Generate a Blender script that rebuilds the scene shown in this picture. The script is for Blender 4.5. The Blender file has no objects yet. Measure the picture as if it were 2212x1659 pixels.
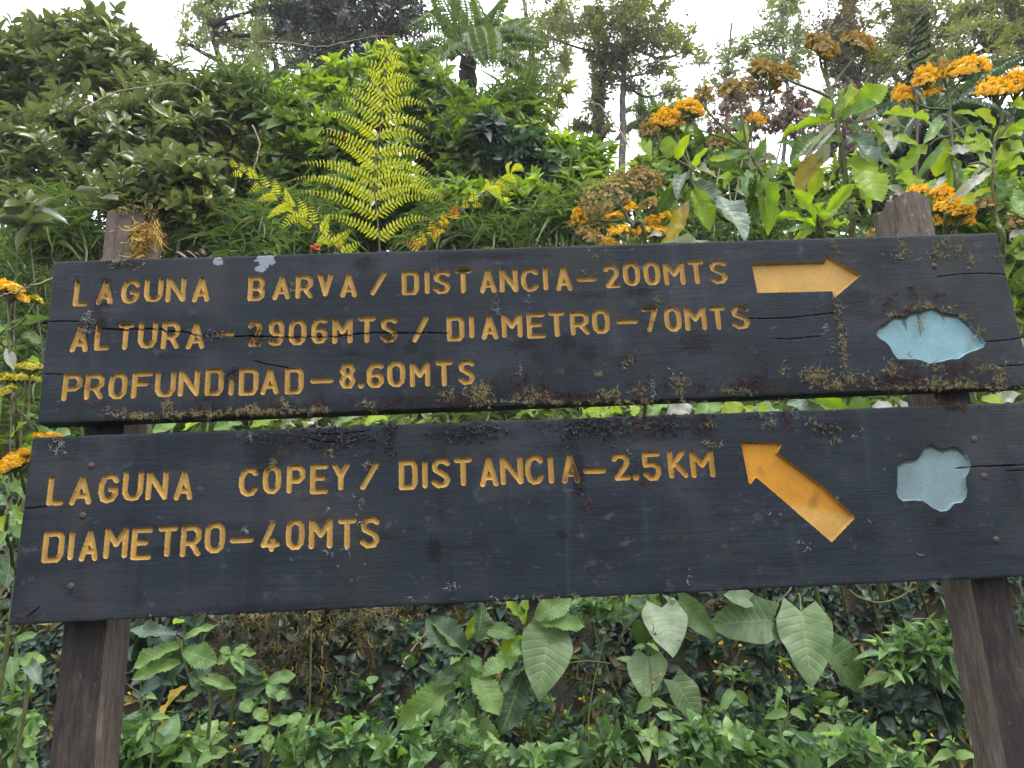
import bpy, math, random
import numpy as np
from math import radians, sin, cos, tan, pi
rng = np.random.default_rng(7)
SC = bpy.context.scene
COL = SC.collection

# ------------------------------------------------------------------ camera
FOC, W, H = 1609.0, 2212.0, 1659.0           # focal length and frame in survey units
YAW, PITCH, ROLL = radians(2.20), radians(14.94), radians(-2.66)
CAM = np.array([0.0, -1.10, 1.35])
def cam_axes():
    cy, sy, cp, sp = cos(YAW), sin(YAW), cos(PITCH), sin(PITCH)
    f = np.array([sy*cp, cy*cp, sp]); r = np.array([cy, -sy, 0.0]); u = np.cross(r, f)
    return (cos(ROLL)*r + sin(ROLL)*u, -sin(ROLL)*r + cos(ROLL)*u, f)
CR, CU, CF = cam_axes()
from mathutils import Matrix, Vector
cd = bpy.data.cameras.new('camera'); co = bpy.data.objects.new('camera', cd); COL.objects.link(co)
cd.sensor_width = 36.0; cd.lens = 36.0*FOC/W; cd.clip_start = 0.02; cd.clip_end = 2000
M = Matrix.Identity(4)
for i in range(3):
    M[i][0], M[i][1], M[i][2], M[i][3] = CR[i], CU[i], -CF[i], CAM[i]
co.matrix_world = M
SC.camera = co

# ------------------------------------------------------------------ world, sun, exposure
SUN_EL, SUN_AZ = radians(60), radians(125)
wd = bpy.data.worlds.new('World'); SC.world = wd; wd.use_nodes = True
nt = wd.node_tree; nt.nodes.clear()
def N(tree, kind, **kw):
    n = tree.nodes.new(kind)
    for k, v in kw.items(): setattr(n, k, v)
    return n
wo = N(nt, 'ShaderNodeOutputWorld'); bg = N(nt, 'ShaderNodeBackground'); bg.inputs['Strength'].default_value = 0.1
sk = N(nt, 'ShaderNodeTexSky', sky_type='NISHITA'); sk.sun_disc = False
sk.sun_elevation = SUN_EL; sk.sun_rotation = SUN_AZ; sk.air_density = 1.5; sk.dust_density = 4.0
tc = N(nt, 'ShaderNodeTexCoord'); sx = N(nt, 'ShaderNodeSeparateXYZ')
mr = N(nt, 'ShaderNodeMapRange'); mr.inputs['From Min'].default_value = 0.0; mr.inputs['From Max'].default_value = 1.0
mr.inputs['To Min'].default_value = 12.0; mr.inputs['To Max'].default_value = 26.0
ns = N(nt, 'ShaderNodeTexNoise'); ns.inputs['Scale'].default_value = 1.6; ns.inputs['Detail'].default_value = 4
nm = N(nt, 'ShaderNodeMapRange'); nm.inputs['To Min'].default_value = 0.8; nm.inputs['To Max'].default_value = 1.2
ml = N(nt, 'ShaderNodeMath', operation='MULTIPLY')
cl = N(nt, 'ShaderNodeVectorMath', operation='SCALE'); cl.inputs[0].default_value = (0.97, 1.0, 1.04)
mx = N(nt, 'ShaderNodeMix', data_type='RGBA'); mx.inputs['Factor'].default_value = 0.85
L = nt.links.new
L(tc.outputs['Generated'], sx.inputs[0]); L(sx.outputs['Z'], mr.inputs['Value'])
L(tc.outputs['Generated'], ns.inputs['Vector']); L(ns.outputs['Fac'], nm.inputs['Value'])
L(mr.outputs[0], ml.inputs[0]); L(nm.outputs[0], ml.inputs[1]); L(ml.outputs[0], cl.inputs['Scale'])
L(sk.outputs[0], mx.inputs['A']); L(cl.outputs[0], mx.inputs['B']); L(mx.outputs['Result'], bg.inputs['Color'])
L(bg.outputs[0], wo.inputs['Surface'])
sd = bpy.data.lights.new('sun', 'SUN'); sd.energy = 1.5; sd.angle = radians(12); sd.color = (1.0, 0.96, 0.9)
so = bpy.data.objects.new('sun', sd); COL.objects.link(so)
sdir = Vector((sin(SUN_AZ)*cos(SUN_EL), cos(SUN_AZ)*cos(SUN_EL), sin(SUN_EL)))
so.rotation_euler = sdir.to_track_quat('Z', 'Y').to_euler()
SC.view_settings.view_transform = 'Standard'; SC.view_settings.look = 'None'
SC.view_settings.exposure = 0.88; SC.view_settings.gamma = 1.0
SC.cycles.max_bounces = 7; SC.cycles.diffuse_bounces = 4; SC.cycles.transmission_bounces = 5; SC.cycles.transparent_max_bounces = 6

# ------------------------------------------------------------------ survey helpers
def at(px, py, Y):
    """the point at depth Y behind the sign's face that a sight line through (px, py) of the survey meets"""
    px = np.asarray(px, float); py = np.asarray(py, float)
    d = (px - W/2)[..., None]*CR/FOC + (H/2 - py)[..., None]*CU/FOC + CF
    return CAM + d*((np.asarray(Y, float) - CAM[1])/d[..., 1])[..., None]
def mpp(px, py, Y):                      # metres per survey unit at a point
    return float((at(px, py, Y) - CAM) @ CF)/FOC
def z3(x, y): return 1188 + x*.3418, y*.3418
def z4(x, y): return 1672 + x*.3418, y*.3418
def z2(x, y): return 540 + x*.3418, y*.3418
def l1(x, y): return x*.2685, 540 + y*.2685
def l5(x, y): return x*.2685, 918 + y*.2685
def b5(x, y): return x*.3418, 1242 + y*.3418
def b6(x, y): return 702 + x*.3418, 1242 + y*.3418
def b7(x, y): return 1350 + x*.3896, 1215 + y*.3896
def terr(x, y):
    z = np.interp(y, [-400, -3, .25, .6, .9, 1.2, 1.45, 2.2, 4, 5.5, 7, 14, 60, 400], [0, 0, .02, .45, .72, .9, 1.55, 2.0, 3.5, 4.5, 4.8, 5.4, 6, 7])
    return z + .05*np.sin(np.asarray(x)*3.1 + np.asarray(y)*1.3) + .04*np.sin(np.asarray(x)*7.7 - np.asarray(y)*2.9)
def unit(v): return v/np.maximum(np.linalg.norm(v, axis=-1, keepdims=True), 1e-9)

# ------------------------------------------------------------------ mesh helpers
class MB:
    """gathers quads, one material index per block and per-vertex attributes"""
    def __init__(s): s.V=[]; s.F=[]; s.M=[]; s.A=[]; s.n=0
    def add(s, V, F, m=0, var=0.5, lu=0.0, lv=0.0):
        V = np.asarray(V, float).reshape(-1, 3); F = np.asarray(F, np.int64).reshape(-1, 4)
        k = len(V); A = np.empty((k, 3)); A[:,0] = var; A[:,1] = lu; A[:,2] = lv
        s.V.append(V); s.F.append(F + s.n); s.M.append(np.full(len(F), m, np.int32)); s.A.append(A); s.n += k
        return s
    def build(s, name, mats, parent=None, smooth=True):
        V = np.concatenate(s.V); F = np.concatenate(s.F); Mi = np.concatenate(s.M); A = np.concatenate(s.A)
        if parent is not None:
            q = parent; off = np.zeros(3)
            while q is not None: off += np.array(q.location); q = q.parent
            V = V - off
        me = bpy.data.meshes.new(name)
        me.vertices.add(len(V)); me.vertices.foreach_set('co', V.ravel())
        me.loops.add(F.size); me.loops.foreach_set('vertex_index', F.ravel().astype(np.int32))
        me.polygons.add(len(F)); me.polygons.foreach_set('loop_start', (np.arange(len(F))*4).astype(np.int32))
        me.polygons.foreach_set('loop_total', np.full(len(F), 4, np.int32))
        for m in (mats if isinstance(mats, (list, tuple)) else [mats]): me.materials.append(m)
        me.polygons.foreach_set('material_index', Mi)
        me.polygons.foreach_set('use_smooth', np.full(len(F), smooth))
        for i, nme in enumerate(('var', 'lu', 'lv')):
            a = me.attributes.new(nme, 'FLOAT', 'POINT'); a.data.foreach_set('value', A[:, i].astype(np.float32))
        me.update(); me.validate()
        o = bpy.data.objects.new(name, me); COL.objects.link(o)
        if parent is not None: o.parent = parent
        return o
def tag(o, label=None, cat=None, group=None, kind=None):
    if label: o['label'] = label
    if cat: o['category'] = cat
    if group: o['group'] = group
    if kind: o['kind'] = kind
    return o
def thing(name, loc, label, cat, group=None):
    o = bpy.data.objects.new(name, None); COL.objects.link(o); o.empty_display_size = .05
    o.location = [float(c) for c in loc]
    return tag(o, label, cat, group)
def inst(mb, tpl, pos, B, m=0, var=0.5):
    """copies of a template leaf, one per row of pos, with basis columns B"""
    tv, tf, tu, tw = tpl; n = len(pos); k = len(tv)
    if n == 0: return
    V = pos[:, None, :] + np.einsum('kj,nij->nki', tv, B)
    F = tf[None] + (np.arange(n)*k)[:, None, None]
    var = np.broadcast_to(np.asarray(var, float), (n,))
    mb.add(V, F, m, np.repeat(var, k), np.tile(tu, n), np.tile(tw, n))
def basis(d, nrm, L, Wd):
    d = unit(d); z = unit(nrm - (nrm*d).sum(-1, keepdims=True)*d); x = np.cross(d, z)
    L = np.broadcast_to(np.asarray(L, float), (len(d),))[:, None]; Wd = np.broadcast_to(np.asarray(Wd, float), (len(d),))[:, None]
    return np.stack([x*Wd, d*L, z*L], -1)
def leaf_tpl(n, prof, fold=.25, droop=.15, cols=3, serr=0., wav=0., seed=0, notch=0., skew=0.):
    """leaf of unit length along +Y and unit width along X"""
    r = np.random.default_rng(seed); V=[]; U=[]; T=[]
    js = np.linspace(-1, 1, cols); ph = r.uniform(0, 6, 4)
    for i in range(n+1):
        t = i/n; hw = .5*prof(t)
        for j in js:
            e = hw
            if serr and abs(j) == 1: e = hw*(1 + serr*(1 if (i+int(j > 0)) % 2 else -1)*min(1, 6*t*(1-t)) + serr*.5*r.uniform(-1, 1))
            x = j*e
            z = -droop*t*t + fold*abs(x) + wav*abs(j)**2*sin(t*17 + ph[0] + j*2)*hw + wav*.5*sin(t*9 + ph[1])*j
            y = t - notch*abs(j)*math.exp(-t*7) + skew*abs(j)*hw
            V.append((x + .06*wav*sin(t*5+ph[2]), y, z)); U.append(j); T.append(t)
    F = [(i*cols+j, i*cols+j+1, (i+1)*cols+j+1, (i+1)*cols+j) for i in range(n) for j in range(cols-1)]
    return np.array(V), np.array(F), np.array(U), np.array(T)
P_OV = lambda t: .03 + .97*max(0., sin(pi*min(1, .05+.95*t**.72)))**.9
P_OB = lambda t: .03 + .97*max(0., sin(pi*min(1, .06+.94*t**1.25)))**.75
P_LA = lambda t: max(.04, sin(pi*min(1, t**.75))**.8)
P_GR = lambda t: max(.05, (1-t)**.7*min(1, .3+t*4))
P_HE = lambda t: min(1, .60+t*1.75) if t < .24 else max(.03, (1-min(1, (t-.24)/.76)**1.75)**.85)
P_SE = lambda t: max(.05, sin(pi*min(1, .03+t**1.1*.97))**.7*(1.05-.1*t))
T_OB = leaf_tpl(6, P_OB, .28, .18); T_OV = leaf_tpl(5, P_OV, .3, .22); T_LA = leaf_tpl(4, P_LA, .3, .3)
T_GR = leaf_tpl(6, P_GR, .3, .75); T_SM = leaf_tpl(2, P_LA, .3, .2); T_PIN = leaf_tpl(3, lambda t: max(.15, (1-t**3)), .2, .15)
T_TEE = leaf_tpl(12, P_SE, .25, .18, 3, .28, .2, 5)

def tubes(mb, P, R, m=0, sides=5, var=.5):
    """P (n, s, 3) paths, R (n, s) radii"""
    P = np.asarray(P, float); R = np.broadcast_to(np.asarray(R, float), P.shape[:2])
    n, s, _ = P.shape; T = unit(np.gradient(P, axis=1))
    ref = np.where(np.abs(T[..., 2:3]) > .9, np.array([1., 0, 0]), np.array([0, 0, 1.]))
    a = unit(np.cross(T, ref)); b = np.cross(T, a)
    th = np.arange(sides)*2*pi/sides
    V = P[:, :, None] + R[..., None, None]*(a[:, :, None]*np.cos(th)[:, None] + b[:, :, None]*np.sin(th)[:, None])
    i = np.arange(s-1)[:, None]; j = np.arange(sides)[None]
    f = np.stack([i*sides+j, i*sides+(j+1) % sides, (i+1)*sides+(j+1) % sides, (i+1)*sides+j], -1).reshape(-1, 4)
    F = f[None] + (np.arange(n)*s*sides)[:, None, None]
    var = np.asarray(var, float)
    mb.add(V, F, m, np.repeat(np.broadcast_to(var, (n,)), s*sides))
def smooth_path(pts, k=10):
    pts = np.asarray(pts, float); t = np.linspace(0, len(pts)-1, k*(len(pts)-1)+1)
    out = []
    for u in t:
        i = min(int(u), len(pts)-2); f = u-i
        p0 = pts[max(i-1, 0)]; p1 = pts[i]; p2 = pts[i+1]; p3 = pts[min(i+2, len(pts)-1)]
        out.append(.5*(2*p1 + (p2-p0)*f + (2*p0-5*p1+4*p2-p3)*f*f + (3*p1-p0-3*p2+p3)*f**3))
    return np.array(out)
def stem(mb, pts, r0, r1, m=0, k=6, sides=6, var=.5, jit=0.):
    p = smooth_path(pts, k)
    if jit: p[1:-1] += rng.normal(0, jit, p[1:-1].shape)
    tubes(mb, p[None], np.linspace(r0, r1, len(p))[None], m, sides, var)
def filaments(mb, P, d, ln, rad, seg=4, wob=.5, m=0, var=.5, sides=3):
    """wandering hair-like threads from points P"""
    n = len(P); d = unit(np.broadcast_to(d, (n, 3)) + rng.normal(0, .35, (n, 3))); path = [P]
    ln = np.broadcast_to(np.asarray(ln, float), (n,))
    for i in range(seg):
        path.append(path[-1] + d*(ln/seg)[:, None]); d = unit(d + rng.normal(0, wob, (n, 3)))
    tubes(mb, np.stack(path, 1), np.broadcast_to(np.linspace(rad, rad*.45, seg+1), (n, seg+1)), m, sides, var)

# ------------------------------------------------------------------ materials
def new_mat(name):
    m = bpy.data.materials.new(name); m.use_nodes = True; t = m.node_tree; t.nodes.clear()
    return m, t, N(t, 'ShaderNodeOutputMaterial')
def ramp(t, stops):
    r = N(t, 'ShaderNodeValToRGB'); e = r.color_ramp.elements
    while len(e) < len(stops): e.new(.5)
    for i, (p, c) in enumerate(stops): e[i].position = p; e[i].color = (*c, 1)
    return r
def attr(t, name): return N(t, 'ShaderNodeAttribute', attribute_name=name)
def math_n(t, op, a, b=None):
    n = N(t, 'ShaderNodeMath', operation=op)
    for i, v in enumerate((a, b)):
        if v is None: continue
        if isinstance(v, (int, float)): n.inputs[i].default_value = v
        else: t.links.new(v, n.inputs[i])
    return n.outputs[0]
def mixc(t, fac, a, b, blend='MIX'):
    n = N(t, 'ShaderNodeMix', data_type='RGBA', blend_type=blend)
    for k, v in (('Factor', fac), ('A', a), ('B', b)):
        if isinstance(v, (int, float)): n.inputs[k].default_value = v
        elif isinstance(v, tuple): n.inputs[k].default_value = (*v, 1)
        else: t.links.new(v, n.inputs[k])
    return n.outputs['Result']
def leaf_mat(name, stops, tr=.3, tcol=(1.5, 1.6, .6), rough=.42, veins=0., mott=.35, mscale=60, spec=.45, under=None, holes=None):
    m, t, out = new_mat(name); l = t.links.new
    r = ramp(t, stops); l(attr(t, 'var').outputs['Fac'], r.inputs['Fac'])
    g = N(t, 'ShaderNodeNewGeometry')
    n = N(t, 'ShaderNodeTexNoise'); n.inputs['Scale'].default_value = mscale; n.inputs['Detail'].default_value = 3
    tcn = N(t, 'ShaderNodeTexCoord'); l(tcn.outputs['Object'], n.inputs['Vector'])
    mrn = N(t, 'ShaderNodeMapRange'); mrn.inputs['From Min'].default_value = .3; mrn.inputs['From Max'].default_value = .7
    mrn.inputs['To Min'].default_value = 1-mott; mrn.inputs['To Max'].default_value = 1+mott*.6; l(n.outputs['Fac'], mrn.inputs['Value'])
    c = mixc(t, 1.0, r.outputs['Color'], mrn.outputs[0], 'MULTIPLY')
    p = N(t, 'ShaderNodeBsdfPrincipled'); p.inputs['Roughness'].default_value = rough; p.inputs['Specular IOR Level'].default_value = spec
    if veins:
        u = math_n(t, 'ABSOLUTE', attr(t, 'lu').outputs['Fac']); v = attr(t, 'lv').outputs['Fac']
        ph = math_n(t, 'SUBTRACT', math_n(t, 'MULTIPLY', v, 9.0), math_n(t, 'MULTIPLY', u, 1.7))
        fr = math_n(t, 'ABSOLUTE', math_n(t, 'SUBTRACT', math_n(t, 'FRACT', ph), .5))
        side = math_n(t, 'LESS_THAN', fr, .05); mid = math_n(t, 'LESS_THAN', u, .055)
        vn = math_n(t, 'MAXIMUM', math_n(t, 'MULTIPLY', side, .55), mid)
        c = mixc(t, math_n(t, 'MULTIPLY', vn, veins), c, (.26, .34, .10))
        wv = math_n(t, 'ADD', math_n(t, 'MULTIPLY', math_n(t, 'SMOOTH_MIN', math_n(t, 'MULTIPLY', fr, 3.0), .6), 1.0), math_n(t, 'MULTIPLY', n.outputs['Fac'], .8))
        b = N(t, 'ShaderNodeBump'); b.inputs['Strength'].default_value = .4; b.inputs['Distance'].default_value = .003
        l(wv, b.inputs['Height']); l(b.outputs[0], p.inputs['Normal'])
    if under: c = mixc(t, g.outputs['Backfacing'], c, under)
    l(c, p.inputs['Base Color'])
    tr_ = N(t, 'ShaderNodeBsdfTranslucent'); tcc = mixc(t, 1.0, c, tcol, 'MULTIPLY'); l(tcc, tr_.inputs['Color'])
    ms = N(t, 'ShaderNodeMixShader'); ms.inputs[0].default_value = tr; l(p.outputs[0], ms.inputs[1]); l(tr_.outputs[0], ms.inputs[2])
    sh = ms.outputs[0]
    if holes:
        n2 = N(t, 'ShaderNodeTexNoise'); n2.inputs['Scale'].default_value = 45; l(tcn.outputs['Object'], n2.inputs['Vector'])
        tp = N(t, 'ShaderNodeBsdfTransparent'); m2 = N(t, 'ShaderNodeMixShader'); l(math_n(t, 'GREATER_THAN', n2.outputs['Fac'], holes), m2.inputs[0])
        l(sh, m2.inputs[1]); l(tp.outputs[0], m2.inputs[2]); sh = m2.outputs[0]
    l(sh, out.inputs['Surface']); return m
def rough_mat(name, stops, scale=30, stretch=(1, 1, 1), rough=.85, bump=.6, dist=.003, use_var=0., spec=.3):
    m, t, out = new_mat(name); l = t.links.new
    tcn = N(t, 'ShaderNodeTexCoord'); mp = N(t, 'ShaderNodeMapping'); mp.inputs['Scale'].default_value = stretch
    l(tcn.outputs['Object'], mp.inputs['Vector'])
    n = N(t, 'ShaderNodeTexNoise'); n.inputs['Scale'].default_value = scale; n.inputs['Detail'].default_value = 6; n.inputs['Roughness'].default_value = .65
    l(mp.outputs[0], n.inputs['Vector'])
    f = n.outputs['Fac']
    if use_var: f = math_n(t, 'ADD', math_n(t, 'MULTIPLY', f, 1-use_var), math_n(t, 'MULTIPLY', attr(t, 'var').outputs['Fac'], use_var))
    r = ramp(t, stops); l(f, r.inputs['Fac'])
    p = N(t, 'ShaderNodeBsdfPrincipled'); p.inputs['Roughness'].default_value = rough; p.inputs['Specular IOR Level'].default_value = spec
    l(r.outputs['Color'], p.inputs['Base Color'])
    b = N(t, 'ShaderNodeBump'); b.inputs['Strength'].default_value = bump; b.inputs['Distance'].default_value = dist
    l(n.outputs['Fac'], b.inputs['Height']); l(b.outputs[0], p.inputs['Normal']); l(p.outputs[0], out.inputs['Surface'])
    return m
def post_mat(name, stops, fleck, bd):
    m, t, out = new_mat(name); l = t.links.new; tcn = N(t, 'ShaderNodeTexCoord')
    def noise(scale, st, det=6):
        mp = N(t, 'ShaderNodeMapping'); mp.inputs['Scale'].default_value = st; l(tcn.outputs['Object'], mp.inputs['Vector'])
        n = N(t, 'ShaderNodeTexNoise'); n.inputs['Scale'].default_value = scale; n.inputs['Detail'].default_value = det; n.inputs['Roughness'].default_value = .7; l(mp.outputs[0], n.inputs['Vector']); return n.outputs['Fac']
    grain = noise(30, (4, 4, .5)); patch = noise(13, (1.5, 1.5, .7)); fl = noise(90, (1.6, 1.6, .5)); rust = noise(7, (2, 2, .8))
    r = ramp(t, stops); l(math_n(t, 'ADD', math_n(t, 'MULTIPLY', grain, .5), math_n(t, 'MULTIPLY', patch, .5)), r.inputs['Fac']); c = r.outputs['Color']
    fr = ramp(t, [(.60, (0, 0, 0)), (.70, (1, 1, 1))]); l(fl, fr.inputs['Fac']); c = mixc(t, math_n(t, 'MULTIPLY', fr.outputs['Color'], .5), c, fleck)
    rr = ramp(t, [(.62, (0, 0, 0)), (.74, (1, 1, 1))]); l(rust, rr.inputs['Fac']); c = mixc(t, math_n(t, 'MULTIPLY', rr.outputs['Color'], .55), c, (.16, .085, .04))
    kr = ramp(t, [(.30, (1, 1, 1)), (.40, (0, 0, 0))]); l(grain, kr.inputs['Fac']); c = mixc(t, math_n(t, 'MULTIPLY', kr.outputs['Color'], .7), c, (.012, .010, .010))
    p = N(t, 'ShaderNodeBsdfPrincipled'); l(c, p.inputs['Base Color']); p.inputs['Roughness'].default_value = .85; p.inputs['Specular IOR Level'].default_value = .25
    b = N(t, 'ShaderNodeBump'); b.inputs['Strength'].default_value = 1.0; b.inputs['Distance'].default_value = bd; l(math_n(t, 'ADD', grain, math_n(t, 'MULTIPLY', fl, .4)), b.inputs['Height'])
    l(b.outputs[0], p.inputs['Normal']); l(p.outputs[0], out.inputs['Surface']); return m
def board_mat():
    m, t, out = new_mat('dark_painted_wood'); l = t.links.new
    tcn = N(t, 'ShaderNodeTexCoord')
    def noise(scale, st, det=5, rgh=.6):
        mp = N(t, 'ShaderNodeMapping'); mp.inputs['Scale'].default_value = st; l(tcn.outputs['Object'], mp.inputs['Vector'])
        n = N(t, 'ShaderNodeTexNoise'); n.inputs['Scale'].default_value = scale; n.inputs['Detail'].default_value = det; n.inputs['Roughness'].default_value = rgh
        n.inputs['Distortion'].default_value = .3
        l(mp.outputs[0], n.inputs['Vector']); return n.outputs['Fac']
    grain = noise(9, (1.4, 10, 24), 6, .75); fine = noise(40, (1, 10, 14), 4, .7); big = noise(5, (1, 1, 1.6), 5, .6); spots = noise(38, (1, 1, 1.3), 4, .7); black = noise(14, (.8, 1, 2.2), 6, .75)
    r = ramp(t, [(.25, (.0030, .0046, .0070)), (.5, (.0100, .0150, .0225)), (.75, (.025, .034, .046))]); l(math_n(t, 'ADD', math_n(t, 'MULTIPLY', grain, .36), math_n(t, 'MULTIPLY', big, .64)), r.inputs['Fac'])
    c = r.outputs['Color']
    rr = ramp(t, [(.60, (0, 0, 0)), (.72, (1, 1, 1))]); l(spots, rr.inputs['Fac'])
    c = mixc(t, math_n(t, 'MULTIPLY', rr.outputs['Color'], .55), c, (.070, .073, .070))      # chalky weathered flecks
    drip = noise(16, (1.5, 1, .10), 5, .65); rd = ramp(t, [(.52, (0, 0, 0)), (.70, (1, 1, 1))]); l(drip, rd.inputs['Fac'])
    c = mixc(t, math_n(t, 'MULTIPLY', rd.outputs['Color'], .75), c, (.005, .0065, .009))
    rl = ramp(t, [(.28, (1, 1, 1)), (.40, (0, 0, 0))]); l(drip, rl.inputs['Fac']); c = mixc(t, math_n(t, 'MULTIPLY', rl.outputs['Color'], .40), c, (.046, .052, .058))
    alg = noise(5.5, (1.3, 1, .55), 6, .7); ra = ramp(t, [(.50, (0, 0, 0)), (.66, (1, 1, 1))]); l(alg, ra.inputs['Fac']); c = mixc(t, math_n(t, 'MULTIPLY', ra.outputs['Color'], .5), c, (.026, .028, .022))
    rw = ramp(t, [(.5, (0, 0, 0)), (.68, (1, 1, 1))]); l(big, rw.inputs['Fac'])
    c = mixc(t, math_n(t, 'MULTIPLY', rw.outputs['Color'], .4), c, (.036, .030, .032))
    rb = ramp(t, [(.56, (0, 0, 0)), (.66, (1, 1, 1))]); l(black, rb.inputs['Fac'])
    dirt = attr(t, 'lu').outputs['Fac']
    bl = math_n(t, 'MINIMUM', math_n(t, 'ADD', math_n(t, 'MULTIPLY', rb.outputs['Color'], .6), dirt), 1.0)
    c = mixc(t, bl, c, (.0035, .004, .0052))
    lich = attr(t, 'lv').outputs['Fac']
    lf = math_n(t, 'MULTIPLY', lich, math_n(t, 'GREATER_THAN', math_n(t, 'ADD', spots, math_n(t, 'MULTIPLY', lich, .25)), .52))
    c = mixc(t, lf, c, (.17, .19, .22))
    c = mixc(t, math_n(t, 'MULTIPLY', math_n(t, 'GREATER_THAN', fine, .625), .8), c, (.004, .005, .007))
    p = N(t, 'ShaderNodeBsdfPrincipled'); l(c, p.inputs['Base Color']); p.inputs['Specular IOR Level'].default_value = .14
    l(math_n(t, 'ADD', math_n(t, 'MULTIPLY', grain, .35), .42), p.inputs['Roughness'])
    b = N(t, 'ShaderNodeBump'); b.inputs['Strength'].default_value = .5; b.inputs['Distance'].default_value = .0020
    l(math_n(t, 'ADD', math_n(t, 'ADD', math_n(t, 'MULTIPLY', grain, .8), math_n(t, 'MULTIPLY', fine, .5)), math_n(t, 'MULTIPLY', bl, -.3)), b.inputs['Height'])
    l(b.outputs[0], p.inputs['Normal']); l(p.outputs[0], out.inputs['Surface']); return m
def paint_mat(name, ca, cb, grime_shade, amt=.5, scale=120):
    """old brush paint in a routed recess; attribute lv is grime with recess shade painted in below the upper rims, var a later second coat"""
    m, t, out = new_mat(name); l = t.links.new
    tcn = N(t, 'ShaderNodeTexCoord')
    n = N(t, 'ShaderNodeTexNoise'); n.inputs['Scale'].default_value = scale; n.inputs['Detail'].default_value = 6; n.inputs['Roughness'].default_value = .7; l(tcn.outputs['Object'], n.inputs['Vector'])
    n2 = N(t, 'ShaderNodeTexNoise'); n2.inputs['Scale'].default_value = 28; n2.inputs['Detail'].default_value = 6; n2.inputs['Roughness'].default_value = .7; l(tcn.outputs['Object'], n2.inputs['Vector'])
    c = mixc(t, attr(t, 'var').outputs['Fac'], ca, cb)
    mrn = N(t, 'ShaderNodeMapRange'); mrn.inputs['From Min'].default_value = .3; mrn.inputs['From Max'].default_value = .7; mrn.inputs['To Min'].default_value = .8; mrn.inputs['To Max'].default_value = 1.12; l(n2.outputs['Fac'], mrn.inputs['Value'])
    c = mixc(t, 1.0, c, mrn.outputs[0], 'MULTIPLY')
    sp = ramp(t, [(.63, (0, 0, 0)), (.72, (1, 1, 1))]); l(n.outputs['Fac'], sp.inputs['Fac'])
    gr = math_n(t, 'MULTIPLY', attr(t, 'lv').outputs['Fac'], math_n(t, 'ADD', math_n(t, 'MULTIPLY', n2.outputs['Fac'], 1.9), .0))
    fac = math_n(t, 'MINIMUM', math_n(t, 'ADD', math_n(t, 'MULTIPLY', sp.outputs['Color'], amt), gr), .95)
    c = mixc(t, fac, c, grime_shade)
    p = N(t, 'ShaderNodeBsdfPrincipled'); l(c, p.inputs['Base Color']); p.inputs['Roughness'].default_value = .55; p.inputs['Specular IOR Level'].default_value = .15
    b = N(t, 'ShaderNodeBump'); b.inputs['Strength'].default_value = .6; b.inputs['Distance'].default_value = .0012; l(n.outputs['Fac'], b.inputs['Height'])
    l(b.outputs[0], p.inputs['Normal']); l(p.outputs[0], out.inputs['Surface']); return m
G = {}
G['board'] = board_mat()
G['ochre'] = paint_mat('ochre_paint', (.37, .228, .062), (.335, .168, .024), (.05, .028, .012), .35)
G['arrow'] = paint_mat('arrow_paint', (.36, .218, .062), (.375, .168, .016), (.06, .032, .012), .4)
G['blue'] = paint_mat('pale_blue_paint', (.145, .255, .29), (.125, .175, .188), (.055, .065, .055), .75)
G['post'] = post_mat('weathered_post_wood', [(.3, (.030, .022, .018)), (.48, (.095, .073, .06)), (.66, (.20, .165, .14))], (.30, .27, .23), .008)
G['postdark'] = post_mat('dark_post_wood', [(.3, (.009, .0075, .008)), (.5, (.027, .021, .020)), (.66, (.07, .053, .043))], (.17, .145, .13), .006)
G['nail'] = rough_mat('rusty_iron', [(.35, (.022, .016, .016)), (.65, (.065, .044, .038))], 300, rough=.6)
G['lich_y'] = rough_mat('beige_lichen', [(.2, (.07, .054, .024)), (.5, (.21, .17, .08)), (.85, (.37, .31, .16))], 60, use_var=.8, bump=0)
G['lich_r'] = rough_mat('maroon_liverwort', [(.2, (.018, .010, .012)), (.55, (.055, .024, .026)), (.85, (.12, .05, .04))], 60, use_var=.8, bump=0)
G['lich_g'] = rough_mat('grey_lichen', [(.2, (.09, .09, .085)), (.55, (.20, .21, .20)), (.85, (.42, .43, .40))], 60, use_var=.8, bump=0)
G['lich_k'] = rough_mat('black_leafy_lichen', [(.2, (.008, .009, .012)), (.55, (.02, .022, .030)), (.9, (.05, .055, .07))], 60, use_var=.8, bump=0, rough=.5)
G['moss_o'] = rough_mat('orange_hanging_lichen', [(.2, (.12, .06, .010)), (.5, (.38, .22, .03)), (.85, (.62, .45, .12))], 60, use_var=.8, bump=0)
G['moss_y'] = rough_mat('yellow_brown_moss', [(.2, (.03, .024, .010)), (.5, (.105, .085, .028)), (.85, (.25, .21, .055))], 40, use_var=.7, bump=0)
G['bark'] = rough_mat('grey_bark', [(.3, (.03, .025, .02)), (.5, (.09, .075, .06)), (.7, (.2, .18, .15))], 14, (3, 3, 1), .9, .8, .01)
G['barkdark'] = rough_mat('dark_mossy_bark', [(.3, (.014, .012, .012)), (.55, (.04, .032, .026)), (.75, (.075, .07, .035))], 12, (2, 2, 1), .9, .9, .02)
G['twig'] = rough_mat('dry_twig', [(.3, (.16, .12, .08)), (.7, (.38, .32, .24))], 60, (1, 1, 1), .8, .3, .001)
G['stem'] = rough_mat('olive_stem', [(.3, (.045, .045, .018)), (.7, (.12, .14, .04))], 60, rough=.6, bump=.3, dist=.001)
G['stemd'] = rough_mat('dark_stem', [(.3, (.03, .018, .014)), (.7, (.075, .05, .03))], 60, rough=.6, bump=.3, dist=.001)
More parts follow.
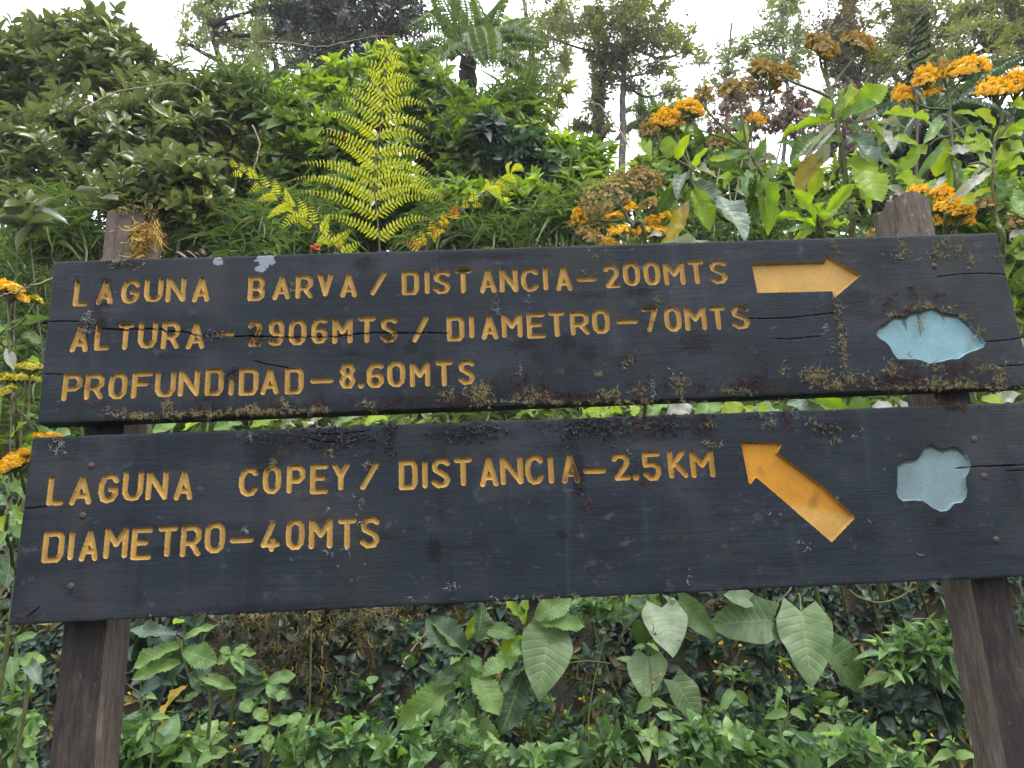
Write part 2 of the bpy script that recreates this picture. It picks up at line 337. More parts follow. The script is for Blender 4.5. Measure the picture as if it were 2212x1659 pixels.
G['soil'] = rough_mat('dark_mossy_soil', [(.3, (.010, .009, .007)), (.52, (.028, .024, .014)), (.7, (.05, .05, .018))], 9, rough=.95, bump=1.0, dist=.03)
# foliage
G['waxy'] = leaf_mat('waxy_shrub_leaf', [(0, (.055, .08, .034)), (.5, (.155, .19, .05)), (.8, (.30, .33, .075)), (.95, (.40, .42, .10)), (1, (.46, .38, .07))], .33, rough=.26, spec=.75, under=(.10, .12, .07))
G['vine'] = leaf_mat('glossy_vine_leaf', [(0, (.032, .06, .02)), (.45, (.11, .17, .034)), (.8, (.23, .31, .05)), (.95, (.36, .42, .07)), (1, (.42, .36, .05))], .36, rough=.34, spec=.5)
G['bright'] = leaf_mat('fresh_green_leaf', [(0, (.06, .11, .02)), (.5, (.17, .26, .032)), (.9, (.38, .44, .05)), (1, (.50, .46, .05))], .4, rough=.4)
G['grass'] = leaf_mat('bamboo_grass_blade', [(0, (.06, .10, .04)), (.6, (.12, .18, .055)), (.93, (.2, .27, .07)), (1, (.36, .32, .13))], .35, rough=.38, spec=.5)
G['darkcrown'] = leaf_mat('blackish_crown_leaf', [(0, (.024, .028, .022)), (.7, (.05, .058, .034)), (1, (.11, .11, .05))], .12)
G['olive'] = leaf_mat('olive_crown_leaf', [(0, (.075, .088, .035)), (.6, (.17, .18, .05)), (1, (.32, .29, .06))], .42)
G['pale'] = leaf_mat('pale_crown_leaf', [(0, (.13, .15, .085)), (.6, (.23, .26, .13)), (1, (.36, .36, .18))], .35)
G['brown'] = leaf_mat('brown_crown_leaf', [(0, (.07, .05, .03)), (.5, (.13, .10, .05)), (1, (.19, .18, .08))], .3)
G['dry'] = leaf_mat('dry_seedhead', [(0, (.15, .11, .085)), (.6, (.27, .20, .16)), (1, (.42, .35, .27))], .3, (1.1, 1, .9))
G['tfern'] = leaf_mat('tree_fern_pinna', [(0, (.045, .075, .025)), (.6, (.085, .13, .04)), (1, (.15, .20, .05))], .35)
G['tfernd'] = leaf_mat('shade_tinted_tree_fern_pinna', [(0, (.020, .040, .022)), (.6, (.045, .075, .04)), (1, (.09, .13, .06))], .3)  # tree fern pinna again, darkened so its colour carries the shade
G['fern'] = leaf_mat('yellow_green_pinnule', [(0, (.37, .40, .015)), (.6, (.55, .58, .018)), (.85, (.62, .55, .018)), (1, (.42, .16, .012))], .5, (1.3, 1.3, .5), rough=.5, mott=.2)
for k, st, tr, un in (('big_bright', [(0, (.16, .27, .02)), (.5, (.25, .36, .02)), (1, (.38, .42, .03))], .48, (.16, .24, .04)),
                  ('big_dark', [(0, (.045, .090, .035)), (1, (.075, .13, .04))], .3, (.10, .15, .07)),
                  ('big_teal', [(0, (.085, .125, .10)), (1, (.13, .18, .14))], .2, (.13, .17, .12)),
                  ('big_grey', [(0, (.26, .28, .24)), (1, (.34, .32, .29))], .25, (.30, .30, .27)),
                  ('big_ochre', [(0, (.28, .24, .03)), (1, (.38, .24, .03))], .4, (.3, .22, .05)),
                  ('big_mid', [(0, (.085, .17, .05)), (1, (.18, .29, .085))], .32, (.10, .16, .06)),
                  ('big_shade', [(0, (.035, .075, .035)), (1, (.055, .105, .05))], .25, (.06, .10, .05))):  # shade: darker toothed leaf with shading worked into its colour
    G[k] = leaf_mat(k.replace('big', 'toothed_leaf'), st, tr, rough=.42, spec=.3, veins=.45, mott=.25, mscale=25, under=un)
G['heart'] = leaf_mat('heart_leaf', [(0, (.055, .11, .035)), (.5, (.10, .165, .06)), (1, (.20, .26, .16))], .25, rough=.45, veins=.2, mott=.3, mscale=32, spec=.4, holes=.72)
G['herb'] = leaf_mat('herb_leaf', [(0, (.045, .10, .042)), (.5, (.14, .25, .085)), (1, (.32, .45, .15))], .33, rough=.42)
G['herbd'] = leaf_mat('shade_tinted_herb_leaf', [(0, (.012, .028, .022)), (.6, (.038, .078, .052)), (1, (.11, .18, .09))], .28, rough=.45)  # darker twin of the herb leaf, shade put into its colour
G['litter'] = leaf_mat('mossy_litter_leaf', [(0, (.05, .05, .016)), (.5, (.13, .12, .03)), (1, (.24, .19, .04))], .3)
def flower_mat(name, a, b): return leaf_mat(name, [(0, tuple(.4*c for c in a)), (.14, a), (.6, tuple((c+d)/2 for c, d in zip(a, b))), (1, b)], .25, (1.1, 1, .6), rough=.6, mott=.15)
G['fl_o'] = flower_mat('orange_florets', (.76, .42, .012), (.90, .62, .045))
G['fl_w'] = flower_mat('yellow_weed_florets', (.80, .50, .02), (.90, .66, .04))
G['fl_y'] = flower_mat('yellow_green_florets', (.38, .36, .03), (.58, .50, .05))
G['fl_b'] = flower_mat('withered_brown_florets', (.26, .19, .075), (.56, .40, .12))
G['fl_g'] = flower_mat('green_buds', (.12, .16, .04), (.25, .28, .08))
G['fl_r'] = flower_mat('red_florets', (.60, .04, .02), (.75, .10, .05))
# ------------------------------------------------------------------ ground
def ground():
    xs = np.concatenate([[-200, -100, -60, -25, -12], np.linspace(-8, 8, 90), [12, 25, 60, 100, 200]])
    ys = np.concatenate([[-200, -100, -30, -10, -5], np.linspace(-3, 9, 110), [12, 18, 30, 60, 120, 200]])
    X, Y = np.meshgrid(xs, ys); Z = terr(X, Y)
    near = (np.abs(X) < 9) & (Y > .3) & (Y < 9)
    Z = Z + near*rng.normal(0, .025, Z.shape)
    n, m = X.shape; i = np.arange(n-1)[:, None]; j = np.arange(m-1)[None]
    F = np.stack([i*m+j, i*m+j+1, (i+1)*m+j+1, (i+1)*m+j], -1).reshape(-1, 4)
    mb = MB(); mb.add(np.stack([X, Y, Z], -1), F)
    tag(mb.build('ground', G['soil']), 'dark mossy soil bank rising behind the sign', kind='structure')
ground()

# ------------------------------------------------------------------ the sign
GL = {
 'L': [[(0,1),(0,0),(1,0)]], 'A': [[(0,0),(.5,1),(1,0)], [(.18,.27),(.82,.27)]],
 'G': [[(1,.8),(.8,.96),(.5,1),(.2,.93),(.02,.68),(0,.34),(.18,.06),(.5,0),(.8,.06),(1,.25),(.98,.45),(.66,.45)]],
 'U': [[(0,1),(0,.25),(.2,.04),(.5,0),(.8,.04),(1,.25),(1,1)]], 'N': [[(0,0),(0,1),(1,0),(1,1)]],
 'B': [[(.66,.5),(0,.5),(0,1),(.65,1),(.95,.88),(.95,.64),(.66,.5),(1,.36),(1,.14),(.7,0),(0,0),(0,.5)]],
 'R': [[(0,0),(0,1),(.7,1),(1,.86),(1,.58),(.7,.42),(0,.42)], [(.55,.42),(1,0)]],
 'P': [[(0,0),(0,1),(.7,1),(1,.84),(1,.58),(.7,.42),(0,.42)]],
 'V': [[(0,1),(.5,0),(1,1)]], '/': [[(0,0),(1,1)]], 'I': [[(.5,0),(.5,1)]],
 'D': [[(0,0),(0,1),(.78,1),(1,.84),(1,.18),(.8,0),(0,0)]],
 'S': [[(1,.9),(.8,1),(.3,1),(.06,.84),(.12,.64),(.86,.4),(1,.22),(.8,.03),(.3,0),(0,.15)]],
 'T': [[(0,1),(1,1)], [(.5,1),(.5,0)]], 'C': [[(1,.85),(.8,.98),(.45,1),(.16,.9),(0,.66),(0,.34),(.16,.1),(.45,0),(.8,.04),(1,.2)]],
 '-': [[(0,.5),(1,.5)]], '2': [[(0,.86),(.2,1),(.7,1),(.97,.84),(.95,.6),(.12,.0),(1,.0)]],
 '0': [[(.32,1),(.68,1),(.95,.84),(1,.6),(1,.36),(.93,.14),(.68,0),(.32,0),(.07,.14),(0,.38),(0,.64),(.05,.86),(.32,1)]],
 'M': [[(0,0),(0,1),(.5,.45),(1,1),(1,0)]], 'E': [[(1,1),(0,1),(0,0),(1,0)], [(0,.53),(.75,.53)]], 'F': [[(1,1),(0,1),(0,0)], [(0,.55),(.75,.55)]],
 '9': [[(.02,.08),(.35,0),(.78,.03),(1,.26),(1,.8),(.75,1),(.28,1),(0,.84),(.05,.58),(.35,.46),(1,.46)]],
 '6': [[(.98,.92),(.65,1),(.25,.95),(0,.7),(0,.2),(.25,0),(.72,0),(1,.18),(.95,.42),(.65,.54),(.05,.5)]],
 '7': [[(0,1),(1,1),(.35,0)]], '8': [[(.3,.54),(.04,.74),(.22,.97),(.75,.98),(.95,.76),(.7,.54),(.3,.54),(0,.26),(.22,.02),(.75,.02),(1,.26),(.7,.54)]],
 '5': [[(1,1),(.02,1),(.0,.56),(.65,.58),(1,.42),(1,.2),(.75,.0),(.3,.0),(0,.16)]], 'K': [[(0,1),(0,0)], [(.92,1),(.08,.42)], [(.28,.56),(1,0)]],
 'Y': [[(0,1),(.5,.5),(1,1)], [(.5,.5),(.5,0)]], '4': [[(.62,1),(0,.16),(1,.16)], [(.68,.36),(.6,-.02)]], '.': [[(.5,.5),(.52,.5)]]}
FV = {1: (0, 540), 2: (486, 513), 3: (1026, 513), 4: (1617.8, 459), 5: (0, 918), 6: (486, 918), 7: (1026, 864), 8: (1617.8, 837)}
def fv(k, x, y): return FV[k][0] + np.asarray(x)*.2685, FV[k][1] + np.asarray(y)*.2685
LINES1 = [
 [(1,'L',595,712,235,456),(1,'A',782,915,238,440),(1,'G',975,1125,232,435),(1,'U',1160,1312,225,425),(1,'N',1338,1497,212,420),(1,'A',1550,1690,210,420),
  (2,'B',187,325,305,512),(2,'A',385,525,300,502),(2,'R',568,707,295,492),(2,'V',745,872,280,474),(2,'A',930,1065,285,485),(2,'/',1170,1305,268,467),
  (2,'D',1425,1565,265,466),(2,'I',1605,1645,262,460),(2,'S',1675,1815,260,455),(2,'T',1850,1985,250,450),(3,'A',38,172,248,450),(3,'N',197,345,240,442),
  (3,'C',372,514,240,438),(3,'I',550,590,234,428),(3,'A',650,780,228,436),(3,'-',820,975,318,355),(3,'2',1033,1160,215,408),(3,'0',1190,1328,195,392),
  (3,'0',1355,1488,190,385),(3,'M',1518,1688,190,384),(3,'T',1718,1845,178,376),(3,'S',1885,2027,178,375)],
 [(1,'A',570,715,600,822),(1,'L',763,885,590,808),(1,'T',950,1078,582,803),(1,'U',1113,1268,573,796),(1,'R',1300,1446,570,797),(1,'A',1502,1650,580,800),(1,'-',1748,1890,654,692),
  (2,'2',187,303,666,880),(2,'9',355,482,655,873),(2,'0',515,658,652,866),(2,'6',697,828,642,856),(2,'M',865,1028,645,856),(2,'T',1073,1210,634,852),(2,'S',1248,1387,636,847),
  (2,'/',1508,1642,628,842),(2,'D',1785,1927,627,836),(2,'I',1965,2005,620,814),(3,'A',52,187,622,826),(3,'M',213,380,604,807),(3,'E',415,564,596,810),(3,'T',590,722,588,803),
  (3,'R',765,917,587,785),(3,'0',938,1082,571,777),(3,'-',1140,1312,650,704),(3,'7',1343,1478,553,762),(3,'0',1522,1660,549,756),(3,'M',1685,1860,549,750),(3,'T',1890,2015,546,742),(3,'S',2060,2205,543,740)],
 [(1,'P',500,658,990,1214),(1,'R',680,834,990,1206),(1,'0',873,1024,980,1200),(1,'F',1060,1224,976,1196),(1,'U',1250,1416,970,1186),(1,'N',1437,1607,962,1182),(1,'D',1650,1801,948,1177),(1,'I',1840,1884,956,1172),
  (2,'D',112,270,1044,1272),(2,'A',288,433,1048,1266),(2,'D',482,634,1038,1260),(2,'-',686,873,1128,1173),(2,'8',922,1054,1004,1222),(2,'.',1080,1117,1170,1207),(2,'6',1140,1280,1004,1214),
  (2,'0',1306,1452,990,1205),(2,'M',1487,1650,994,1202),(2,'T',1697,1836,982,1197),(2,'S',1875,2010,981,1187)]]
LINES2 = [
 [(5,'L',386,522,406,650),(5,'A',568,745,406,644),(5,'G',793,955,388,635),(5,'U',988,1155,367,614),(5,'N',1178,1354,364,604),(5,'A',1405,1556,362,607),
  (6,'C',113,267,338,580),(6,'0',304,453,320,554),(6,'P',494,643,313,550),(6,'E',684,830,311,562),(6,'Y',864,1005,302,530),(6,'/',1087,1237,294,523),
  (6,'D',1402,1554,279,526),(6,'I',1589,1629,281,511),(6,'S',1657,1811,264,510),(6,'T',1843,1987,256,491),(7,'A',37,187,450,698),(7,'N',204,388,446,682),(7,'C',405,553,436,683),
  (7,'I',587,636,446,676),(7,'A',692,838,428,671),(7,'-',874,1058,549,591),(7,'2',1103,1248,424,652),(7,'.',1277,1311,604,639),(7,'5',1349,1495,411,652),(7,'K',1555,1710,398,633),(7,'M',1731,1925,401,627)],
 [(5,'D',344,517,848,1110),(5,'I',545,606,848,1090),(5,'A',646,798,841,1099),(5,'M',837,1030,823,1081),(5,'E',1057,1223,818,1087),(5,'T',1269,1428,806,1062),(5,'R',1454,1619,799,1060),(5,'0',1649,1815,776,1031),
  (5,'-',1852,2042,901,946),(6,'4',292,447,773,1018),(6,'0',488,641,753,1006),(6,'M',674,865,751,1000),(6,'T',908,1056,744,1000),(6,'S',1088,1245,733,991)]]
ARROW1 = [fv(4, x, y) for x, y in ((20,408),(617,393),(613,336),(904,503),(688,688),(668,633),(68,647))]
ARROW2 = [(1600,953),(1684,957.5),(1688.5,961.5),(1680,978),(1697,991)] + [fv(8, x, y) for x, y in ((590,790),(845,1030),(852,1052),(668,1246),(60,723),(14,778))] + [(1617,1041)]
LAG1 = [fv(4, x, y) for x, y in ((1025,985),(1040,930),(1065,900),(1110,885),(1145,850),(1185,820),(1235,830),(1270,835),(1310,795),(1350,790),(1400,790),(1430,765),(1480,752),(1530,775),(1580,800),(1630,810),(1690,818),(1735,850),(1780,890),(1810,930),(1850,970),(1885,1020),(1900,1050),(1885,1085),(1840,1105),(1790,1120),(1745,1140),(1690,1178),(1620,1180),(1550,1200),(1450,1215),(1390,1190),(1340,1178),(1270,1180),(1200,1178),(1165,1140),(1150,1110),(1130,1070),(1100,1040),(1060,1020))]
LAG2 = [fv(8, x, y) for x, y in ((1193,640),(1215,600),(1260,575),(1330,568),(1375,550),(1400,505),(1430,465),(1480,455),(1520,475),(1560,492),(1600,485),(1640,470),(1690,478),(1740,520),(1770,570),(1787,630),(1770,680),(1745,720),(1745,780),(1757,830),(1750,880),(1715,925),(1650,935),(1625,970),(1590,995),(1540,998),(1480,970),(1440,940),(1400,912),(1330,908),(1240,915),(1205,890),(1185,840),(1195,790),(1195,720))]
CR1 = [([fv(1,x,y) for x,y in ((380,582),(470,573),(640,577))], .6), ([fv(1,x,y) for x,y in ((800,632),(980,641),(1270,634),(1330,653),(1450,655),(1600,685),(1720,690),(1900,697),(2060,688))], 1.5),
       ([fv(2,x,y) for x,y in ((180,793),(300,798),(500,801),(680,798),(880,796),(1030,780),(1170,768),(1390,769),(1600,767),(1790,770))], 1.2), ([fv(2,x,y) for x,y in ((230,993),(340,1020),(500,1048))], .45),
       ([fv(4,x,y) for x,y in ((1900,1042),(2050,1030),(2200,1010))], .5), ([fv(4,x,y) for x,y in ((1990,1238),(2212,1228))], 1.), ([fv(4,x,y) for x,y in ((1500,520),(1800,490),(2070,500))], .4),
       ([fv(4,x,y) for x,y in ((200,1015),(340,1018),(600,990))], .4), ([fv(4,x,y) for x,y in ((0,855),(300,850),(690,808))], .5), ([fv(1,x,y) for x,y in ((310,995),(500,1000))], .5)]
CR2 = [([fv(5,x,y) for x,y in ((180,676),(300,664),(420,648))], .9), ([fv(8,x,y) for x,y in ((1680,646),(1800,638),(2000,632),(2250,622))], 1.0), ([fv(8,x,y) for x,y in ((2080,672),(2250,664))], .6),
       ([fv(5,x,y) for x,y in ((190,1555),(280,1500),(320,1462))], .7), ([fv(6,x,y) for x,y in ((680,110),(850,140),(1130,90))], .35), ([fv(6,x,y) for x,y in ((720,70),(900,75),(1160,45))], .35)]
TH = .032
ROOT = thing('trail_sign', (.0, .06, 0), 'dark wooden trail sign with two carved planks on weathered posts', 'sign')
def pl(px, py): p = at(px, py, 0.0); return p[..., 0], p[..., 2]
def seg_d(X, Z, a, b):
    ax, az = a; bx, bz = b; dx, dz = bx-ax, bz-az; q = dx*dx + dz*dz + 1e-12
    t = np.clip(((X-ax)*dx + (Z-az)*dz)/q, 0, 1); return np.hypot(X-ax-t*dx, Z-az-t*dz), t
def vnoise(X, Z, s, seed):
    r = np.random.default_rng(seed); o = np.zeros_like(X)
    for k in range(5):
        a = r.uniform(0, 2*pi); f = s*(1 + .7*k)
        o += np.sin(f*(X*cos(a)+Z*sin(a)) + r.uniform(0, 6) + 1.7*np.sin(f*.6*(Z*cos(a)-X*sin(a)) + r.uniform(0, 6)))/(1+.5*k)
    return o/2.2
def build_board(corners, lines, arrow, lag, cracks, seed, dirts, lichs):
    (xa, za), (xb, zb), (xc, zc), (xd, zd) = corners          # top left, top right, bottom right, bottom left
    h = .0011; nu = int(abs(xb-xa)/h); nv = int(abs(za-zd)/h)
    u = np.linspace(0, 1, nu+1)[None]; v = np.linspace(0, 1, nv+1)[:, None]
    X = (1-v)*((1-u)*xd+u*xc) + v*((1-u)*xa+u*xb); Z = (1-v)*((1-u)*zd+u*zc) + v*((1-u)*za+u*zb)
    ed = np.minimum(np.minimum(u*nu, (1-u)*nu), np.minimum(v*nv, (1-v)*nv))*h
    wob = .00042*vnoise(X, Z, 750, seed)
    big = np.full(X.shape, 1.0); feats = []
    def win(x0, x1, z0, z1, m=.006):
        iu0 = max(0, int((x0-min(xa, xd)-m)/h)-4); iu1 = min(nu+1, int((x1-min(xa, xd)+m)/h)+6)
        iv0 = max(0, int((z0-max(zd, zc)-m-.01)/h)-2); iv1 = min(nv+1, int((z1-min(zd, zc)+m+.01)/h)+4)
        return slice(iv0, iv1), slice(iu0, iu1)
    for line in lines:
        S = big.copy()
        for (f, ch, x0, x1, y0, y1) in line:
            cx, cy = (x0+x1)/2, (y0+y1)/2
            (ax, _), (bx, _) = pl(*fv(f, x0, cy)), pl(*fv(f, x1, cy)); (_, tz), (_, bz) = pl(*fv(f, cx, y0)), pl(*fv(f, cx, y1)); ccx, ccz = pl(*fv(f, cx, cy))
            r = (.0039 if seed == 11 else .0040) if ch != '.' else .0050
            w = max(bx-ax-2*r, 1e-4); hh = max(tz-bz-2*r-.0012, 1e-4) if ch != '-' else 1e-4
            if ch == 'I': w = 1e-4
            if ch == '-': r = .0041
            q = rng.normal(0, .0003, 2)
            sl = win(ccx-w/2-r, ccx+w/2+r, ccz-hh/2-r, ccz+hh/2+r)
            x_, z_ = X[sl], Z[sl]
            for pts in GL[ch]:
                P = [(ccx+q[0]+(a-.5)*w, ccz+q[1]+(b-.5)*hh) for a, b in pts]
                for a, b in zip(P[:-1], P[1:]):
                    d, _ = seg_d(x_, z_, a, b); S[sl] = np.minimum(S[sl], d - r + wob[sl])
        feats.append(('lettering', S, .0042, .0030))
    def poly(pts, name, dep):
        P = [pl(*p) for p in pts]; S = big.copy(); xs = [p[0] for p in P]; zs = [p[1] for p in P]; sl = win(min(xs), max(xs), min(zs), max(zs))
        x_, z_ = X[sl], Z[sl]; dm = np.full(x_.shape, 9.); ins = np.zeros(x_.shape, bool)
        for a, b in zip(P, P[1:]+P[:1]):
            d, _ = seg_d(x_, z_, a, b); dm = np.minimum(dm, d)
            c = ((a[1] > z_) != (b[1] > z_)) & (x_ < (b[0]-a[0])*(z_-a[1])/(b[1]-a[1]+1e-15)+a[0]); ins ^= c
        S[sl] = np.where(ins, -dm, dm) + wob[sl]*.7; feats.append((name, S, dep, .0022))
    poly(arrow, 'arrow', .0065); poly(lag, 'lagoon_shape', .0060)
    A = np.stack([f[1] for f in feats]); k = A.argmin(0); S = A.min(0)
    gz, gx = np.gradient(S, h, h); g2 = np.maximum(np.hypot(gx, gz), .5)
    near = (np.abs(S) < .72*h) & (ed > 2*h)
    X = X - np.where(near, S*gx/g2**2, 0); Z = Z - np.where(near, S*gz/g2**2, 0)
    Sd = np.where(near, 0, S); Y = np.zeros_like(X)
    for i, (nm, _, dep, rad) in enumerate(feats):
        t = np.clip(-Sd/rad, 0, 1); Y += np.where(k == i, dep*np.sqrt(np.clip(1-(1-t)**2, 0, 1))*(Sd < 0), 0)
    ins = Sd < 0
    Y += np.where(ins, .00025*vnoise(X, Z, 1400, seed+3), 0)
    crk = np.zeros_like(X)
    for pts, wd in cracks:
        P = smooth_path([np.array(pl(*p)) for p in pts], 6)
        for i, (a, b) in enumerate(zip(P[:-1], P[1:])):
            sl = win(min(a[0], b[0]), max(a[0], b[0]), min(a[1], b[1]), max(a[1], b[1]))
            d, _ = seg_d(X[sl], Z[sl], a, b); w = wd*.00062*(.55+.35*sin(i*1.7+seed)+.1*sin(i*.6))*min(1, .35+min(i, len(P)-2-i)*.25)
            crk[sl] = np.maximum(crk[sl], np.clip(1.25 - d/(w+.00035), 0, 1))
    Y += crk*.007
    Y += .0011*np.exp(-ed/.0014) + .0005*np.exp(-ed/.004)*(vnoise(X, Z, 300, seed+9) > .5)
    edge = ed < h*.5
    Z = Z + np.where(edge, .0006*vnoise(X, Z, 120, seed+5), 0)
    dirt = crk*1.2; lich = np.zeros_like(X)
    for (f, x, y, rx, ry, s) in dirts:
        cx, cz = pl(*fv(f, x, y)); m = mpp(*fv(f, x, y), 0)*.2685
        e = np.hypot((X-cx)/(rx*m), (Z-cz)/(ry*m)); fall = np.clip(1.25-e, 0, 1)
        dirt = np.maximum(dirt, np.minimum(1, s*1.3)*np.clip(fall*1.9 + .55*vnoise(X, Z*2, 240, seed+7) + .5*vnoise(X, Z, 640, seed+8) - .35, 0, 1)*(fall > 0))
    for (f, x, y, rx, ry) in lichs:
        cx, cz = pl(*fv(f, x, y)); m = mpp(*fv(f, x, y), 0)*.2685
        lich = np.maximum(lich, (np.hypot((X-cx)/(rx*m), (Z-cz)/(ry*m)) + .28*vnoise(X, Z, 260, seed+2) < 1)*1.0)
    fc = (Sd[:-1, :-1]+Sd[1:, :-1]+Sd[:-1, 1:]+Sd[1:, 1:])/4
    fk2 = np.where(fc < -1e-6, (A[:, :-1, :-1]+A[:, 1:, :-1]+A[:, :-1, 1:]+A[:, 1:, 1:]).argmin(0), -1)
    i = np.arange(nv)[:, None]; j = np.arange(nu)[None]; s = nu+1
    FQ = np.stack([i*s+j, i*s+j+1, (i+1)*s+j+1, (i+1)*s+j], -1)
    VV = np.stack([X, Y, Z], -1).reshape(-1, 3)
    up = np.zeros_like(S); kk = int(.0042/h); up[:-kk] = np.clip(S[kk:]/.0024, 0, 1); dirt_shade = np.where(ins, up*np.clip(.62+.7*vnoise(X, Z, 90, seed+11), 0, 1), 0) + np.where(ins, .8*np.clip(vnoise(X, Z, 45, seed+12)-.55, 0, 1), 0)  # below upper rims: grime with the recess shade painted into it
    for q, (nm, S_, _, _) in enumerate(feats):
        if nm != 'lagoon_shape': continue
        u2 = np.zeros_like(S); k2 = int(.0075/h); u2[:-k2] = np.clip(S_[k2:]/.002 + .4*vnoise(X[:-k2], Z[:-k2], 260, seed+4), 0, 1)  # wider dark band below the lagoon's upper rim, grime and painted recess shade
        dirt_shade = np.maximum(dirt_shade, np.where((k == q) & ins, u2*1.6, 0))
        if seed == 11:
            for (sx0, sy0, sy1, sw) in ((1385, 800, 985, 12), (1265, 830, 930, 22), (1575, 815, 860, 12)):
                a = pl(*fv(4, sx0-10, sy0)); b = pl(*fv(4, sx0+14, sy1)); d, t = seg_d(X, Z, a, b); dirt_shade = np.maximum(dirt_shade, np.where(ins, 1.5*np.clip(1.2 - d/(sw*.00022*(1-.6*t)) + .5*vnoise(X, Z, 500, 3), 0, 1)*(1-.5*t), 0))
    dirt_shade = np.maximum(dirt_shade, np.where(ins, np.clip(dirt, 0, 1)*1.1, 0))
    dirt_shade = np.maximum(dirt_shade, crk*.9)
    return dict(V=VV, FQ=FQ, fk=fk2, feats=feats, dirt=np.clip(dirt, 0, 1).ravel(), lich=lich.ravel(), dirt_shade=dirt_shade.ravel(), nu=nu, nv=nv, X=X, Z=Z, Y=Y)
def emit_board(D, label, letter_tone, names):
    nu, nv, s = D['nu'], D['nv'], D['nu']+1
    def sub(mask, var, lu, lv):
        F = D['FQ'][mask]; ids, inv = np.unique(F, return_inverse=True); mb = MB()
        V = D['V'][ids]; vv = var(V) if callable(var) else var
        mb.add(V, inv.reshape(F.shape), 0, vv, lu[ids], lv[ids]); return mb
    mb = sub(D['fk'] < 0, .5, D['dirt'], D['lich'])
    G_ = lambda a: np.arange(len(a))
    V = D['V'].reshape(nv+1, nu+1, 3)
    for ring in (V[0, ::-1], V[-1], V[::-1, -1][::-1][::-1], V[:, 0]):
        R0 = ring.copy(); n = len(ring); R1 = ring.copy(); R1[:, 1] = TH*.5; R2 = ring.copy(); R2[:, 1] = TH
        a = np.arange(n-1)
        for q in ((R0, R1), (R1, R2)):
            mb.add(np.concatenate(q), np.stack([a, a+1, a+1+n, a+n], -1), 0, .5, .25)
    c = [V[0, 0], V[0, -1], V[-1, -1], V[-1, 0]]; bk = np.array([(p[0], TH, p[2]) for p in c]); mb.add(bk, [(0, 3, 2, 1)], 0, .5, .2)
    b = mb.build('board', G['board'], ROOT); tag(b, label)
    for i, (nm, S, dep, rad) in enumerate(D['feats']):
        m = D['fk'] == i
        if not m.any(): continue
        mat = {'lettering': 'ochre', 'arrow': 'arrow', 'lagoon_shape': 'blue'}[nm]
        o = sub(m, letter_tone(nm), np.zeros(len(D['V'])), D['dirt_shade']).build(nm, G[mat], b)
        tag(o, names[i])
    return b
def corner(*p): return [pl(*q) for q in p]
D1 = build_board(corner((117,565), (2152.5,503), (2232,832.5), (80,915)), LINES1, ARROW1, LAG1, CR1, 11,
    [(1,1000,110,160,60,.9),(2,1120,220,110,70,.55),(2,820,110,260,40,.4),(3,400,860,140,60,.7),(3,730,860,90,90,.85),(3,900,940,90,90,.6),(3,500,960,60,60,.6),(3,1780,850,160,110,.75),(3,1200,1000,110,60,.5),(3,1330,440,140,60,.75),(2,1010,940,70,30,.8),(2,1500,890,60,70,.8),(2,1320,880,60,40,.6),(2,1640,960,60,40,.6),(3,900,470,180,40,.55),(1,790,470,40,120,.6),(1,700,640,100,70,.8),(1,1720,690,120,40,.7),(1,800,600,60,110,.95),(1,1000,592,70,24,.9),(1,840,440,60,30,.8),(2,240,790,70,110,.9),(3,1405,570,80,30,.95),(1,1860,1000,70,60,.9),(1,850,250,60,30,.8),(2,1910,262,80,24,.8),(1,620,250,30,40,.7),(3,2170,570,50,30,.8),(2,1320,800,70,60,.6),
     (3,100,1300,1200,70,.55),(4,800,1400,1400,90,.6),(1,1500,1330,900,60,.5),(2,300,1400,1200,60,.6),(4,850,700,180,80,.6),(4,1100,350,200,90,.35),(2,1900,160,260,60,.6),(3,200,150,260,50,.55),(1,850,1040,20,20,.2)],
    [(1,1755,85,38,42),(2,330,185,80,52),(2,290,255,45,28)])
def tone1(nm):
    return .18
B1 = emit_board(D1, 'upper dark plank with three lines of carved lettering', lambda nm: (0.0 if nm != 'lettering' else .12),
    ['ochre line reading LAGUNA BARVA / DISTANCIA-200MTS', 'ochre line reading ALTURA-2906MTS / DIAMETRO-70MTS', 'ochre line reading PROFUNDIDAD-8.60MTS', 'carved ochre arrow pointing right', 'wide pale blue lagoon outline'])
e1 = pl(2232, 832.5)[0]; e2 = pl(2212, 869); e3 = pl(2212, 1245); e4 = pl(70, 945); e5 = pl(18, 1350)
sl2 = (e2[1]-e4[1])/(e2[0]-e4[0]); sl3 = (e3[1]-e5[1])/(e3[0]-e5[0]); XR = e1+.012
D2 = build_board([e4, (XR, e4[1]+sl2*(XR-e4[0])), (XR, e5[1]+sl3*(XR-e5[0])), e5], LINES2, ARROW2, LAG2, CR2, 23,
    [(6,900,130,330,110,.95),(6,550,110,260,90,.6),(6,1320,90,60,170,.9),(6,1900,80,300,80,.75),(7,960,210,330,110,1.),(7,1500,210,260,100,.8),(7,1820,220,140,120,.6),(7,60,240,110,100,.8),(6,1680,1010,70,110,.9),(7,830,560,60,180,.8),(7,1300,300,500,60,.45),(5,2130,200,150,220,.6),(7,700,1090,50,40,.7),(8,1540,1090,60,40,.9),(8,950,1200,120,60,.5),(7,840,730,50,60,.6),(6,300,1480,700,50,.4),(8,650,330,260,90,.5),(5,450,160,90,70,.6)], [])
